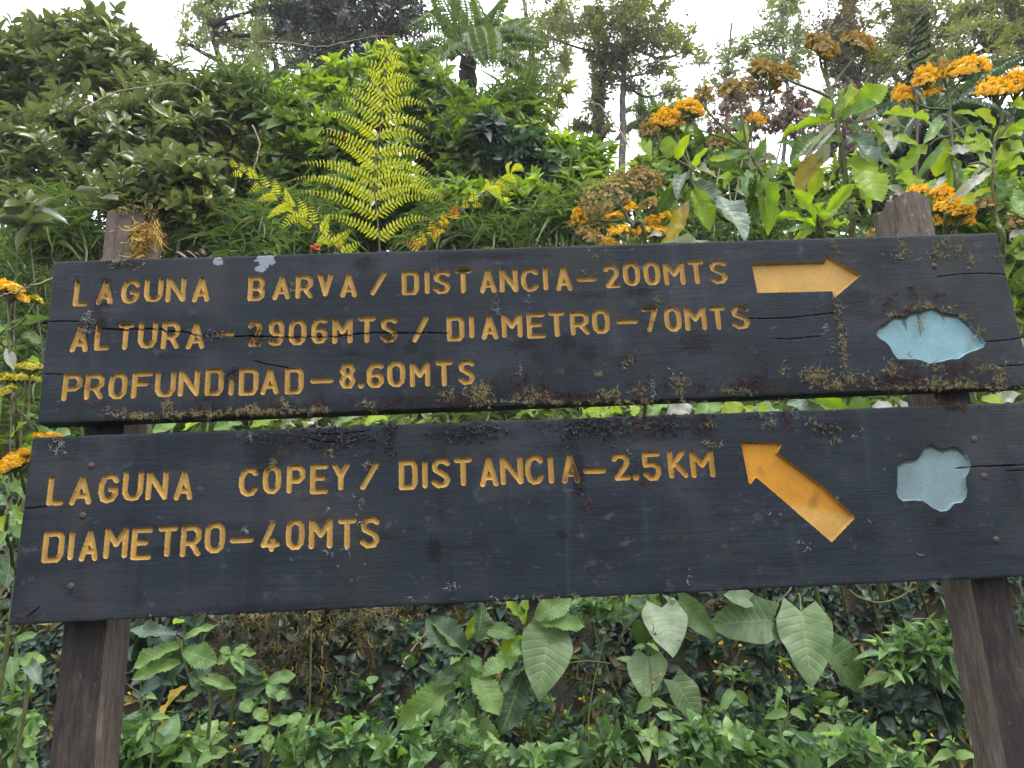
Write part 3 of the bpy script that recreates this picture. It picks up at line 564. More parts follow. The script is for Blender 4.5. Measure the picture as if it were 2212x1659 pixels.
def tone2(nm):
    if nm == 'arrow':
        bx, bz = pl(*fv(8, 560, 980)); d0 = pl(*fv(8, 330, 940)); d1 = pl(*fv(8, 760, 1020))
        nx, nz = -(d1[1]-d0[1]), d1[0]-d0[0]
        return lambda V: np.clip(.5+((V[:, 0]-d0[0])*nx+(V[:, 2]-d0[1])*nz)/math.hypot(nx, nz)/.008 + .3*np.sin(V[:, 0]*900), .15, 1)
    if nm == 'lettering':
        return lambda V: np.clip(.1 + (V[:, 0]+.05)*1.6 + .5*np.exp(-((V[:, 0]+.56)/.06)**2)*(V[:, 2] < 1.48), .05, 1)
    return .9
B2 = emit_board(D2, 'lower dark plank with two lines of carved lettering', tone2,
    ['ochre line reading LAGUNA COPEY / DISTANCIA-2.5KM', 'ochre line reading DIAMETRO-40MTS', 'carved orange arrow pointing up and left', 'small lobed pale blue lagoon outline'])
def nail(f, x, y, b):
    px, py = fv(f, x, y); p = at(px, py, 0.0); mb = MB(); k = 14; th = np.arange(k)*2*pi/k; V = []
    for r, d in ((.0052, .0012), (.0050, -.0006), (.0036, -.0016), (.0014, -.002), (.00005, -.002)):
        V += [(p[0]+r*cos(t), d, p[2]+r*sin(t)) for t in th]
    F = [(i*k+j, i*k+(j+1) % k, (i+1)*k+(j+1) % k, (i+1)*k+j) for i in range(4) for j in range(k)]
    mb.add(V, F); mb.build('nail', G['nail'], b)
for a in ((5,735,328),(5,665,728),(5,570,1300),(8,1812,415),(8,1895,715),(8,1988,1225)): nail(*a, B2)
nail(4, 1488, 430, B1)
def post(fx0, fx1, z1, top, label, ragged):
    """square post; its front face stands against the backs of the planks"""
    w = fx1-fx0; dp = .082; z0 = -.12; k = 6; ring = []
    for i in range(k): ring.append((i/k, 0))
    for i in range(k): ring.append((1, i/k))
    for i in range(k): ring.append((1-i/k, 1))
    for i in range(k): ring.append((0, 1-i/k))
    ring = np.array(ring); n = len(ring); cs = ring-.5
    rad = np.abs(cs).max(1)/np.maximum(np.linalg.norm(cs, axis=1), 1e-6); cs = cs*(1-.10*np.clip(1-rad, 0, 1)/.3)[:, None]
    nz = 130; zs = np.linspace(z0, z1, nz+1); V = np.zeros((nz+1, n, 3)); r = np.random.default_rng(int(fx0*1000) % 97)
    colj = r.normal(0, .0012, n)
    for i, z in enumerate(zs):
        jj = colj + .0006*r.normal(0, 1, n)
        V[i, :, 0] = fx0 + w*(cs[:, 0]*(1+jj*20)+.5); V[i, :, 1] = TH+.002 + dp*(cs[:, 1]*(1+jj*10)+.5); V[i, :, 2] = z
    tz = top(ring[:, 0], ring[:, 1]) + r.normal(0, ragged, n)
    for i in range(nz-6, nz+1):
        t = (i-(nz-6))/6; V[i, :, 2] = (1-t)*zs[nz-6] + t*(z1+tz)
    rings = [V.reshape(-1, 3)]; c = V[-1].mean(0)
    for sc in (.9, .6, .3, .02):
        q = c + (V[-1]-c)*[sc, sc, 1]; q[:, 2] += r.normal(0, ragged*.8, n) - (.004 if sc < .8 else 0); rings.append(q)
    VV = np.concatenate(rings); m = nz+1+4
    i = np.arange(m-1)[:, None]; j = np.arange(n)[None]
    F = np.stack([i*n+j, i*n+(j+1) % n, (i+1)*n+(j+1) % n, (i+1)*n+j], -1)
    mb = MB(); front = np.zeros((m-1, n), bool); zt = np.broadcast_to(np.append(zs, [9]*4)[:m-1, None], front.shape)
    front[:, :k] = True; front &= zt < 1.86  # front face below the upper plank's top edge takes the darker wood
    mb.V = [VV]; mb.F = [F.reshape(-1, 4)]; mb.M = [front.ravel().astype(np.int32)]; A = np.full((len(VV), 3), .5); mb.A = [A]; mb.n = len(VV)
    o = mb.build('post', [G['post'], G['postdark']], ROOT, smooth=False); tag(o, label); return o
xl0, xl1 = at(172, 925, TH)[0], at(268, 925, TH)[0]; xr0, xr1 = at(2018, 855, TH)[0], at(2106, 855, TH)[0]
zl = at(280, 472, TH+.03)[2]; zr = at(1970, 432, TH+.03)[2]
PL = post(xl0, xl1, zl, lambda a, b: -.004*a, 'left post with a mossy top', .002)
PR = post(xr0, xr1, zr, lambda a, b: -.009*np.clip((b-.35)*2.2, 0, 1)*np.clip(1.3-2.5*a, 0, 1) - .003*np.sin(a*9+b*4), 'right post with a split bare top', .004)
# hanging lichen on the left post
mb = MB(); q = at(rng.uniform(282, 340, 60), rng.uniform(472, 500, 60), rng.uniform(TH-.004, TH+.07, 60)); q[:, 0] = np.minimum(q[:, 0], xl1+.012)
filaments(mb, np.repeat(q, 7, 0), np.array([.05, -.12, -1]), rng.uniform(.02, .055, 420), .0007, 7, .25, 0, rng.uniform(0, 1, 420))
q = at(rng.uniform(285, 345, 260), rng.uniform(478, 552, 260), TH-.004); q[:, 0] = np.minimum(q[:, 0], xl1+.008)
filaments(mb, q, np.array([0, -.25, -.8]), rng.uniform(.012, .035, 260), .0008, 5, .45, 0, rng.uniform(0, 1, 260))
q = at(rng.uniform(276, 345, 360), rng.uniform(458, 470, 360), TH+.03); q[:, 0] = np.minimum(q[:, 0], xl1+.005); q[:, 2] = zl+rng.uniform(-.012, .005, 360); q[:, 1] = TH + rng.uniform(-.003, .06, 360)
filaments(mb, q, np.array([0, -.3, .6]), rng.uniform(.005, .012, 360), .0014, 3, .8, 1, rng.uniform(0, 1, 360))
q = at(rng.uniform(335, 352, 90), rng.uniform(475, 545, 90), TH+.02); q[:, 0] = xl1+.001
filaments(mb, q, np.array([.7, -.3, .3]), rng.uniform(.006, .014, 90), .0013, 3, .7, 2, rng.uniform(0, 1, 90))
tag(mb.build('hanging_lichen', [G['moss_o'], G['moss_y'], G['lich_g']], PL), kind='stuff')

# lichens growing on the planks
def tufts(patches, Bd, seed):
    global rng
    keep, rng = rng, np.random.default_rng(seed); mb = MB()
    for (f, x, y, rx, ry, n, m) in patches:
        n = max(4, int(n*(.6 if m in (1, 3) else .6)))
        a = rng.normal(0, .55, (n, 2)); px, py = fv(f, x + a[:, 0]*rx, y + a[:, 1]*ry)
        P = at(px, py, -.0004); per = {0: 5, 1: 5, 2: 3, 3: 4}[m]; P = np.repeat(P, per, 0); k = len(P)
        ang = rng.uniform(0, 2*pi, k); d = np.stack([np.cos(ang), -.12*np.ones(k), np.sin(ang)], -1)
        var = np.repeat(np.clip(rng.normal(.55, .25, n), 0, 1), per)
        filaments(mb, P, d, rng.uniform(.003, .009, k)*(1.2 if m == 1 else 1), (.00028 if m != 3 else .0008), 3, .8, m, var)
    o = mb.build('lichen', [G['lich_y'], G['lich_r'], G['lich_g'], G['lich_k']], Bd); tag(o, kind='stuff'); rng = keep
Y_, R_, Q_, K_ = 0, 1, 2, 3
tufts([(1,720,560,70,60,40,2),(1,700,650,60,40,25,2),(1,870,300,60,40,14,Y_),(1,1000,120,150,40,30,Y_),(1,950,85,140,14,40,Q_),(1,1350,1265,60,60,40,Y_),(1,1130,1330,200,30,90,Y_),(1,1620,1240,140,80,50,R_),(1,1620,1320,260,30,110,Y_),(1,780,1260,140,60,25,R_),(1,900,1310,130,40,20,Q_),(1,1860,1010,40,50,30,K_),(1,1720,680,120,50,30,Q_),(1,2050,1290,120,40,50,Y_),
 (2,300,1400,300,26,130,Y_),(2,380,1330,70,60,25,R_),(2,520,1340,80,50,25,Y_),(2,760,1330,50,70,30,R_),(2,740,1390,100,20,40,Y_),(2,1160,1340,70,50,22,Y_),(2,1320,1330,80,50,22,R_),(2,1480,1310,100,50,26,R_),(2,1770,1250,70,60,35,Y_),(2,1830,1320,110,50,40,R_),(2,2040,1260,120,80,90,Y_),(2,1950,1300,140,60,40,R_),(2,540,430,40,50,16,Y_),(2,1000,1480,900,20,60,Y_),
 (3,60,1260,90,70,70,Y_),(3,330,1150,40,120,40,R_),(3,160,1200,40,120,25,R_),(3,410,1160,50,100,30,R_),(3,555,1160,35,110,30,R_),(3,470,1270,150,60,90,Y_),(3,680,1260,130,50,60,R_),(3,900,1280,130,40,60,R_),(3,1080,1255,90,40,70,Y_),(3,1310,1210,110,90,60,R_),(3,1340,1230,120,60,40,Y_),(3,1440,1200,30,100,35,Q_),(3,1640,1190,60,90,75,Y_),(3,1540,1200,60,80,25,R_),(3,1790,1190,90,80,30,R_),(3,1220,1000,50,40,22,Y_),(3,1005,1095,30,25,14,Y_),(3,370,1060,20,80,14,Q_),(3,2100,1230,160,40,50,Y_),(3,2160,1190,70,80,40,R_),(3,1470,520,35,30,22,Y_),(3,1400,700,90,70,22,R_),(3,900,1320,900,16,150,Y_),
 (4,510,1310,90,60,110,Y_),(4,620,1330,90,70,70,Y_),(4,700,1390,90,40,50,Y_),(4,290,1260,40,60,25,Y_),(4,60,1380,110,70,70,R_),(4,150,1280,50,110,25,R_),(4,760,1080,30,190,60,Y_),(4,715,800,30,110,30,Y_),(4,730,960,20,110,25,Y_),(4,680,1070,35,60,18,Q_),(4,620,950,25,100,20,Q_),(4,800,1330,80,60,45,Y_),(4,990,1330,60,60,35,Y_),(4,1130,1350,140,70,90,R_),(4,1160,1250,80,60,40,Y_),(4,1270,1230,80,80,45,R_),(4,1350,1320,110,40,50,R_),(4,1520,1240,90,40,50,Y_),(4,1500,1370,180,50,80,Y_),(4,1680,1270,110,90,80,R_),(4,1700,1380,150,40,60,Y_),(4,1920,1250,160,40,60,Y_),(4,2020,1330,60,50,50,Y_),(4,1480,1410,900,16,150,Y_),
 (4,1310,640,40,60,22,R_),(4,1130,720,60,70,25,R_),(4,1270,780,80,40,25,R_),(4,1370,770,90,20,30,Y_),(4,1440,735,50,20,25,Y_),(4,1200,820,80,16,25,Y_),(4,1590,770,60,30,16,Y_),(4,1750,840,60,25,25,Y_),(4,1850,970,50,60,30,Y_),(4,1385,890,18,80,24,Y_),(4,1230,260,50,60,20,Y_),(4,1240,350,60,50,25,Y_),(4,1160,340,60,40,15,Q_),(4,1490,300,40,110,40,Y_),(4,1575,245,80,40,45,Y_),(4,1570,355,50,30,22,Y_),(4,1695,310,40,60,30,Y_),(4,1785,370,40,60,30,Y_),(4,1360,380,30,20,10,Y_),(4,690,280,80,40,18,Y_),(4,1990,350,40,30,10,Y_),(4,1560,660,60,30,14,R_),
 (2,330,130,20,12,8,Q_),(3,950,120,300,60,14,Q_),(3,900,300,60,40,12,Y_),(3,430,500,35,90,18,Q_),(3,180,520,25,150,24,Q_)], B1, 5)
tufts([(5,480,160,60,60,35,2),(5,450,220,60,40,14,Q_),(5,2010,90,25,20,16,Q_),(6,400,300,45,30,18,Y_),(6,900,110,330,110,110,K_),(6,400,110,260,60,50,K_),(6,1320,110,45,150,60,K_),(6,1950,70,280,60,70,K_),(6,860,210,50,30,10,Y_),(6,470,240,60,40,12,R_),(6,550,180,40,90,16,R_),(7,960,230,320,90,190,K_),(7,1330,200,110,80,60,R_),(7,1360,190,80,60,18,Y_),(7,1850,210,120,100,50,R_),(7,1880,190,60,60,16,Y_),(7,1560,240,200,70,60,K_),(7,1640,130,500,20,60,K_),(7,780,320,60,80,40,K_),(7,60,220,110,80,40,K_),(7,1890,360,60,30,18,Y_),(7,1240,430,40,70,16,Q_),(7,1990,350,40,50,14,Q_),(7,900,835,35,60,25,R_),(7,1375,680,40,25,16,R_),(7,840,700,40,60,22,K_),
 (8,160,280,60,60,24,Y_),(8,310,250,40,120,40,R_),(8,510,280,60,50,16,Y_),(8,645,335,70,30,35,K_),(8,650,345,60,25,20,Y_),(8,700,435,40,25,12,Y_),(8,870,380,40,30,10,Q_),(8,1680,150,120,30,60,R_),(8,1480,110,90,20,30,R_),(8,400,200,300,80,24,Q_),(8,430,1240,60,40,8,Q_),(6,160,850,40,25,12,Q_),(6,970,1010,40,40,14,Q_),(6,830,1040,40,40,9,Q_),(6,1090,620,25,110,14,Q_),(6,1150,340,50,40,14,Y_),(6,1820,1300,80,20,12,Q_),(5,250,1550,120,30,24,R_),(7,1720,1420,10,60,6,Q_),(6,700,1530,900,14,70,Y_),(7,600,1590,900,14,60,Y_),(8,1000,1000,900,500,22,Q_),(6,1000,900,900,500,20,Q_)], B2, 6)
# ------------------------------------------------------------------ plant builders
def rdir(n): return unit(rng.normal(0, 1, (n, 3)))
def clusters(mb, C, T, tpl, k, Ln, asp, ang=(35, 80), m=0, var=None, spread=.5, jl=.25):
    """k leaves spiralling round the end of each twig"""
    n = len(C); T = unit(T); ref = np.where(np.abs(T[:, 2:3]) > .9, [[1., 0, 0]], [[0, 0, 1.]]); a = unit(np.cross(T, ref)); b = np.cross(T, a)
    ph = rng.uniform(0, 6.28, n)
    P, D, NN, LL, VV = [], [], [], [], []
    base = np.clip(rng.uniform(-.1, .85, n), 0, 1) if var is None else var
    for i in range(k):
        f = i/max(k-1, 1); az = ph + i*2.4 + rng.normal(0, .3, n); an = np.radians(ang[0] + (ang[1]-ang[0])*f + rng.normal(0, 10, n))[:, None]
        rad = a*np.cos(az)[:, None] + b*np.sin(az)[:, None]
        P.append(C - T*(f*spread*Ln)); D.append(T*np.cos(an) + rad*np.sin(an)); NN.append(T*np.sin(an) - rad*np.cos(an) + rng.normal(0, .2, (n, 3)))
        LL.append(Ln*np.exp(rng.normal(0, jl, n))*(.65+.45*min(1, f*2))); VV.append(np.clip(base*.7 + rng.uniform(0, .3, n) + (rng.uniform(0, 1, n) > .985)*.6, 0, 1))
    P, D, NN, LL, VV = map(np.concatenate, (P, D, NN, LL, VV))
    ok = P[:, 1] > .16 + LL*.6
    inst(mb, tpl, P[ok], basis(D[ok], NN[ok], LL[ok], LL[ok]*asp), m, VV[ok])
def blob_pts(n, cx, cy, rx, ry, Y, dY, shell=.45):
    d = rdir(n); r = rng.uniform(0, 1, n)**shell; r = r*(1 + .22*np.sin(d[:, 0]*5+cx)*np.cos(d[:, 2]*6+cy)); o_ = rng.uniform(0, 1, n) < .16; r = np.where(o_ & (d[:, 2] > -.2), rng.uniform(1.0, 1.38, n), r); q = d*r[:, None]
    return at(cx + q[:, 0]*rx, cy - q[:, 2]*ry, Y + q[:, 1]*dY), np.stack([d[:, 0], d[:, 1], d[:, 2]], -1)
def foot(px, Y): x = float(at(px, 900, Y)[0]); return np.array([x, Y, float(terr(x, Y))])
def sticks(mb, A, B, r0, r1, m=0, sag=.0):
    if len(A) == 0: return
    Mid = (A+B)/2 + rng.normal(0, .06, A.shape)*np.linalg.norm(B-A, axis=1)[:, None]
    P = np.stack([A, (A+Mid)/2, Mid, (Mid+B)/2, B], 1); tubes(mb, P, np.linspace(r0, r1, 5)[None]*np.ones((len(A), 1)), m, 4)
def shrub(name, label, cat, px, Y, blobs, mat, bark, tpl=T_OB, k=9, leaf=34, asp=.42, up=.7, ang=(30, 85), r=.012, group=None, dens=1.0, jl=.25, out=.5, spread=.6, extra=None, parts=('foliage', 'stem'), rag=.6):
    """blobs: (cx, cy, rx, ry, clusters[, depth offset])"""
    b = foot(px, Y); o = thing(name, b, label, cat, group); fm, sm = MB(), MB()
    for bl in blobs:
        cx, cy, rx, ry, n = bl[:5]; yy = Y + (bl[5] if len(bl) > 5 else 0); m = mpp(cx, cy, yy); dY = max(rx, ry)*m*.8; n = max(3, int(n*dens))
        C, dr = blob_pts(n, cx, cy, rx, ry, yy, dY)
        T = unit(dr*out + rdir(n)*rag + np.array([0, -.15, up])); clusters(fm, C, T, tpl, k, leaf*m, asp, ang, 0, None, spread, jl)
        cen = at(cx, cy + ry*.35, yy); base = b + rng.normal(0, .08, 3)*[1, 1, 0]
        stem(sm, [base, base*.55+cen*.45 + rng.normal(0, .05, 3), cen], r, r*.55, 0, 6, 6)
        sel = rng.permutation(n)[:max(3, int(n*.45))]; sticks(sm, np.repeat(cen[None], len(sel), 0) + rng.normal(0, .25*ry*m, (len(sel), 3)), C[sel] - T[sel]*leaf*m*.3, r*.4, r*.16)
        if extra: extra(fm, C, T, m)
    fm.build(parts[0], mat, o); sm.build(parts[1], bark, o); return o
def big_leaf(par, a, b, wpx, mat, Y, dY=0., tpl=None, seed=0, var=.5, face=None, droop=.18, name='leaf'):
    A = at(a[0], a[1], Y); B = at(b[0], b[1], Y+dY); d = B-A; Ln = float(np.linalg.norm(d)); w = min(wpx, .72*math.hypot(b[0]-a[0], b[1]-a[1]) if tpl is None else 1e9)*mpp((a[0]+b[0])/2, (a[1]+b[1])/2, Y)
    nrm = np.array(face if face is not None else (rng.normal(0, .35), -.8, .55))
    t = tpl or leaf_tpl(26, P_SE, rng.uniform(.1, .35), droop*rng.uniform(.4, 1.4), 5, .08, rng.uniform(.06, .15), int(seed), 0, rng.uniform(-.05, .2))
    mb = MB(); inst(mb, t, A[None], basis(d[None], nrm[None], [Ln], [w]), 0, [var]); return mb.build(name, mat, par)
T_HEART = [leaf_tpl(18, P_HE, .16, .16, 7, 0, .05, s, .17) for s in (1, 2, 3)]
# floret: a small cup with rays
def floret_tpl():
    V, F, U, T = [], [], [], []
    def quad(p): n = len(V); V.extend(p); F.append((n, n+1, n+2, n+3)); U.extend([0]*4); T.extend([.5]*4)
    for i in range(3):
        a = i*pi/3; c, s = cos(a)*.16, sin(a)*.16; quad([(-c, 0, -s), (c, 0, s), (c*1.5, .75, s*1.5), (-c*1.5, .75, -s*1.5)])
    for i in range(6):
        a = i*pi/3 + .3; c, s = cos(a), sin(a); w = .16
        quad([(c*.1, .7, s*.1), (c*.4 - s*w, .92, s*.4 + c*w), (c*.72, 1.0, s*.72), (c*.4 + s*w, .92, s*.4 - c*w)])
    return np.array(V), np.array(F), np.array(U, float), np.array(T)
T_FLO = floret_tpl()
def flower_head(par, c, rx, ry, node, Y, mat='fl_o', n=180, fl=6.6, tilt=None, stem_mat='stem', flat=.25, edge=None, label=None):
    """corymb: pedicels fan from the node to a dome of small florets"""
    tilt = rng.normal(0, .22) if tilt is None else tilt; n = int(n*1.1)
    mb = MB(); m = mpp(c[0], c[1], Y); th = np.arccos(rng.uniform(flat*.0, 1, n)); th = np.minimum(th*.97, radians(88)); az = rng.uniform(0, 2*pi, n)
    x, y, z = np.sin(th)*np.cos(az), np.sin(th)*np.sin(az), np.cos(th); rr = rng.normal(1, .10, n)
    bump = 1 + .14*np.sin(az*5 + th*4 + c[0]) + .08*np.sin(az*9 + c[1])
    cx, sx_ = cos(tilt), sin(tilt); dx, dz = x*rx*rr*bump, z*ry*rr*bump*1.3 - ry*.5; dx, dz = dx*cx + dz*sx_, -dx*sx_ + dz*cx
    P = at(c[0]+dx, c[1]-dz, Y + y*rx*m*.8); nd = at(node[0], node[1], Y)
    D = unit(P - (nd*.6 + at(c[0], c[1]+ry*.5, Y)*.4)); hint = rdir(n)
    inst(mb, T_FLO, P - D*fl*m*.8, basis(D, hint, fl*m*rng.uniform(.8, 1.25, n), fl*m*rng.uniform(.8, 1.2, n)), 0, rng.uniform(0, 1, n))
    g = max(6, n//14); sub = rng.permutation(n)[:g]; S = nd + (P[sub]-nd)*.58; near = np.argmin(((P[:, None]-P[sub][None])**2).sum(-1), 1)
    sticks(mb, np.repeat(nd[None], g, 0), S, .0016, .0011, 1); sticks(mb, S[near], P - D*fl*m*.6, .0008, .0005, 1)
    o = mb.build('flower_head', [G[mat], G[stem_mat]], par); tag(o, label); return o

# ------------------------------------------------------------------ yellow green bracken fern
def pinnate(mb, path, wid, nrm, n, m=0, taper=1.1, fwd=.35, asp=.34, vary=0., curl=0.):
    """pairs of narrow pinnules along a path; wid is the longest one"""
    L_ = np.linalg.norm(np.diff(path, axis=0), axis=1); s = np.append(0, np.cumsum(L_)); u = (np.arange(n)+.5)/n*s[-1]
    P = np.stack([np.interp(u, s, path[:, i]) for i in range(3)], 1); T = unit(np.stack([np.interp(np.minimum(u+s[-1]*.03, s[-1]), s, path[:, i]) for i in range(3)], 1) - np.stack([np.interp(np.maximum(u-s[-1]*.03, 0), s, path[:, i]) for i in range(3)], 1))
    B = unit(np.cross(T, nrm)); t = u/s[-1]; Ln = wid*np.clip((1-t)**.7*taper, .12, 1)*np.minimum(1, .75+t*3)
    for sg in (1, -1):
        d = B*sg + T*fwd + rng.normal(0, .08, P.shape) - np.array(nrm)*.15
        inst(mb, T_PIN, P, basis(d, np.broadcast_to(nrm, P.shape) + rng.normal(0, .2, P.shape), Ln*rng.uniform(.85, 1.1, n), Ln*asp*rng.uniform(.85, 1.1, n)), m, np.clip(.45 + vary + rng.normal(0, .16, n), 0, 1))
def frond(par, rach, pinnae, Y0, Y1, wpx, label, brown=None, r0=.0032):
    """rach: survey points from base to tip; pinnae: (attach, tip, bulge)"""
    k = len(rach); Ys = np.linspace(Y0, Y1, k); P = smooth_path([at(p[0], p[1], y) for p, y in zip(rach, Ys)], 12)
    sm = MB(); tubes(sm, P[None], np.linspace(r0, .0008, len(P))[None], 0, 6); fm = MB(); rp = np.array([at_px(p) for p in P])
    for a, b, bulge in pinnae:
        i = np.argmin(np.abs(rp[:, 1]-a[1]) + .2*np.abs(rp[:, 0]-a[0])); A = P[i]; ya = A[1]; yb = ya + rng.normal(-.03, .04)
        B = at(b[0], b[1], yb); Ln = np.linalg.norm(B-A); t = np.linspace(0, 1, 9)[:, None]
        path = A + (B-A)*t + np.array([0, -.06*Ln, bulge*Ln])*(4*t*(1-t)) + np.array([0, -.12*Ln, 0])*t**3
        hook = path[-1] + (path[-1]-path[-2])*np.array([[.4], [.6], [.45]]) + np.array([0, 0, -1])*Ln*np.array([[.015], [.045], [.07]])
        path = np.concatenate([path, hook]); m = mpp(a[0], a[1], ya)
        n = max(6, int(Ln/m/(6.6 if wpx > 16 else 5.6))); fl = min(1, Ln/m/70+.3)
        nrm = unit(np.array([rng.normal(0, .12), -.95, -.22])); bv = 0 if brown is None else brown(a, b)
        pinnate(fm, path, wpx*m*fl, nrm, n, 0, 1.15, .3, .36 if wpx > 16 else .34, bv); tubes(sm, path[None], np.linspace(.0013, .0004, len(path))[None], 1, 4)
    o = sm.build('frond', [G['stemd'], G['stem']], par); tag(o, label); fm.build('pinnules', G['fern'], o); return o
def at_px(p):
    q = p - CAM; d = q @ CF; return np.array([W/2 + FOC*(q @ CR)/d, H/2 - FOC*(q @ CU)/d])
FY = .85
fr = thing('bracken_fern', foot(822, FY), 'yellow green bracken fern with one upright frond and two leaning ones', 'fern')
Lp = [((855,365),(775,335)),((852,445),(728,402)),((848,540),(718,452)),((838,630),(675,522)),((835,705),(590,577)),((825,800),(575,642)),((800,890),(475,740)),((797,980),(440,850)),((790,1075),(490,905)),((785,1165),(350,1062)),((795,1260),(310,1160)),((805,1380),(345,1240)),((815,1500),(470,1385)),((862,300),(818,292))]
Rp = [((858,360),(960,372)),((855,450),(990,436)),((850,525),(1020,527)),((845,615),(1055,562)),((842,705),(1105,682)),((835,780),(1115,822)),((820,870),(1115,912)),((805,975),(1135,1022)),((800,1075),(1150,1140)),((795,1160),(1160,1222)),((800,1255),(1210,1288)),((815,1370),(1130,1275)),((830,1510),(1130,1402)),((865,300),(905,300))]
pin = [(z2(*a), z2(*b), .10) for a, b in Lp] + [(z2(*a), z2(*b), .16) for a, b in Rp]
frond(fr, [(824,640)] + [z2(*p) for p in ((820,1590),(805,1380),(788,1160),(800,960),(838,720),(850,530),(860,370),(876,260),(880,225))], pin, FY, FY+.02, 16.5, 'tall upright frond')
lf = [z2(*p) for p in ((700,1800),(610,1640),(400,1420),(180,1250),(-40,1090),(-140,1040),(-185,1045))]
lpn = [(z2(*a), z2(*b), .05) for a, b in (((590,1600),(700,1540)),((530,1560),(640,1470)),((520,1560),(430,1470)),((450,1480),(510,1370)),((400,1420),(390,1300)),((390,1430),(330,1420)),((330,1370),(310,1260)),((300,1350),(200,1450)),((250,1310),(230,1200)),((230,1300),(130,1390)),((170,1240),(160,1140)),((150,1230),(60,1280)),((90,1190),(70,1100)),((60,1170),(0,1220)),((20,1140),(0,1060)),((-40,1090),(-60,1030)),((-50,1090),(-110,1110)),((-90,1060),(-120,1010)),((350,1390),(240,1380)),((470,1510),(420,1560)))]
frond(fr, lf, lpn, FY-.05, FY-.1, 15.5, 'yellow frond leaning left', lambda a, b: .04)
rf = [z2(*p) for p in ((930,1760),(1060,1590),(1200,1460),(1350,1330),(1500,1200),(1600,1120),(1660,1060),(1690,1045))]
rpn = [(z2(*a), z2(*b), .05) for a, b in (((1060,1580),(960,1530)),((1090,1560),(1080,1470)),((1080,1570),(1020,1490)),((1160,1500),(1150,1390)),((1150,1500),(1230,1480)),((1220,1440),(1230,1350)),((1250,1420),(1170,1420)),((1290,1380),(1300,1300)),((1350,1320),(1360,1250)),((1400,1290),(1470,1310)),((1420,1280),(1410,1200)),((1490,1210),(1500,1150)),((1530,1180),(1590,1300)),((1560,1160),(1640,1210)),((1600,1110),(1680,1180)),((1620,1090),(1640,1045)),((1650,1060),(1725,1090)))]
frond(fr, rf, rpn, FY-.05, FY, 14, 'browning frond leaning right', lambda a, b: .5 if a[0] < 1000 else .05)
# ------------------------------------------------------------------ groundsels with orange flower heads
def groundsel(name_label, base, Y, stems, leaves, heads, conv, rs=.006, name='flowering_groundsel', group='orange flowering groundsels'):
    f0 = foot(conv(*base)[0], max(Y, 1.34)); o = thing(name, f0, name_label, 'flowering plant', group); sm = MB()
    for st in stems:
        pts = [at(*conv(*p), Y) for p in st]
        if st[0] == base: pts = [f0, f0*.35 + pts[0]*.65 + np.array([0, .12, -.1])] + pts; stem(sm, pts, rs*1.25, rs*.6, 0, 8, 7, jit=.001)
        else: stem(sm, pts, rs*.62, rs*.4, 0, 8, 6)
    sm.build('stem', G['stem'], o)
    for i, (a, b, w, k) in enumerate(leaves):
        A, B = conv(*a), conv(*b); s = conv(1, 0)[0]-conv(0, 0)[0]; up = B[1] < A[1]
        face = (rng.normal(0, .3), -.8 if not up else -.9, .42 if not up else .15)
        lf_ = big_leaf(o, A, B, w*s, G['big_'+k], Y, rng.uniform(-.10, .04), None, i+int(abs(a[0])), rng.uniform(.1, .9), face)
        if k in ('ochre', 'grey', 'teal'): tag(lf_, {'ochre': 'yellowing leaf', 'grey': 'pale leaf showing its underside', 'teal': 'dark blue green leaf'}[k])
    for h in heads:
        c, rx, ry, nd, mt = h[:5]; s = conv(1, 0)[0]-conv(0, 0)[0]
        flower_head(o, conv(*c), rx*s, ry*s, conv(*nd), Y + rng.uniform(-.03, .03), mt, *(h[5:] or (180,)))
    return o
br, dk, te, gy, oc, md, sh = 'bright', 'dark', 'teal', 'grey', 'ochre', 'mid', 'shade'
groundsel('leaning groundsel left of the tall one, two dark blue leaves hanging', (1215,1510), .62,
  [[(1215,1510),(1100,1390),(1000,1280),(905,1170),(890,1060)], [(890,1060),(830,960),(790,840)], [(890,1060),(850,900),(870,780)], [(890,1060),(720,960),(690,880)]],
  [((905,1200),(1012,1440),130,br),((925,1150),(1085,1305),160,te),((1060,1240),(1255,1475),190,te),((860,1280),(762,1515),95,oc),((790,1140),(692,1345),100,dk),((880,1090),(795,1185),95,te),((880,1060),(1065,1082),45,gy),
   ((750,1000),(748,850),110,br),((800,1010),(860,860),70,br),((570,900),(635,985),75,br),((560,1030),(435,1052),42,br),((830,1100),(690,1040),60,md),((900,1080),(960,940),60,br),((880,1120),(980,1150),60,md),((850,1150),(760,1170),60,br)],
  [((740,760),95,70,(790,860),'fl_o',240),((885,680),85,55,(870,790),'fl_o',170),((620,830),60,60,(690,900),'fl_b',110),((880,730),60,40,(870,800),'fl_g',50)], z3)
groundsel('low groundsel with one wide browning flower dome above the plank', (600,1535), .5,
  [[(600,1535),(520,1430),(455,1320),(430,1290)], [(470,1385),(380,1400),(260,1380)], [(520,1440),(580,1280),(590,1150)], [(455,1320),(460,1190),(450,1150)]],
  [((620,1500),(700,1465),70,gy),((720,1530),(1040,1520),50,gy),((560,1500),(470,1540),50,md)],
  [((415,1240),262,150,(440,1320),'fl_b',300,7,-.45),((600,1120),100,60,(590,1180),'fl_b',150),((250,1400),110,60,(330,1390),'fl_b',120),((180,1380),50,70,(280,1390),'fl_o',60)], z3, .0055)
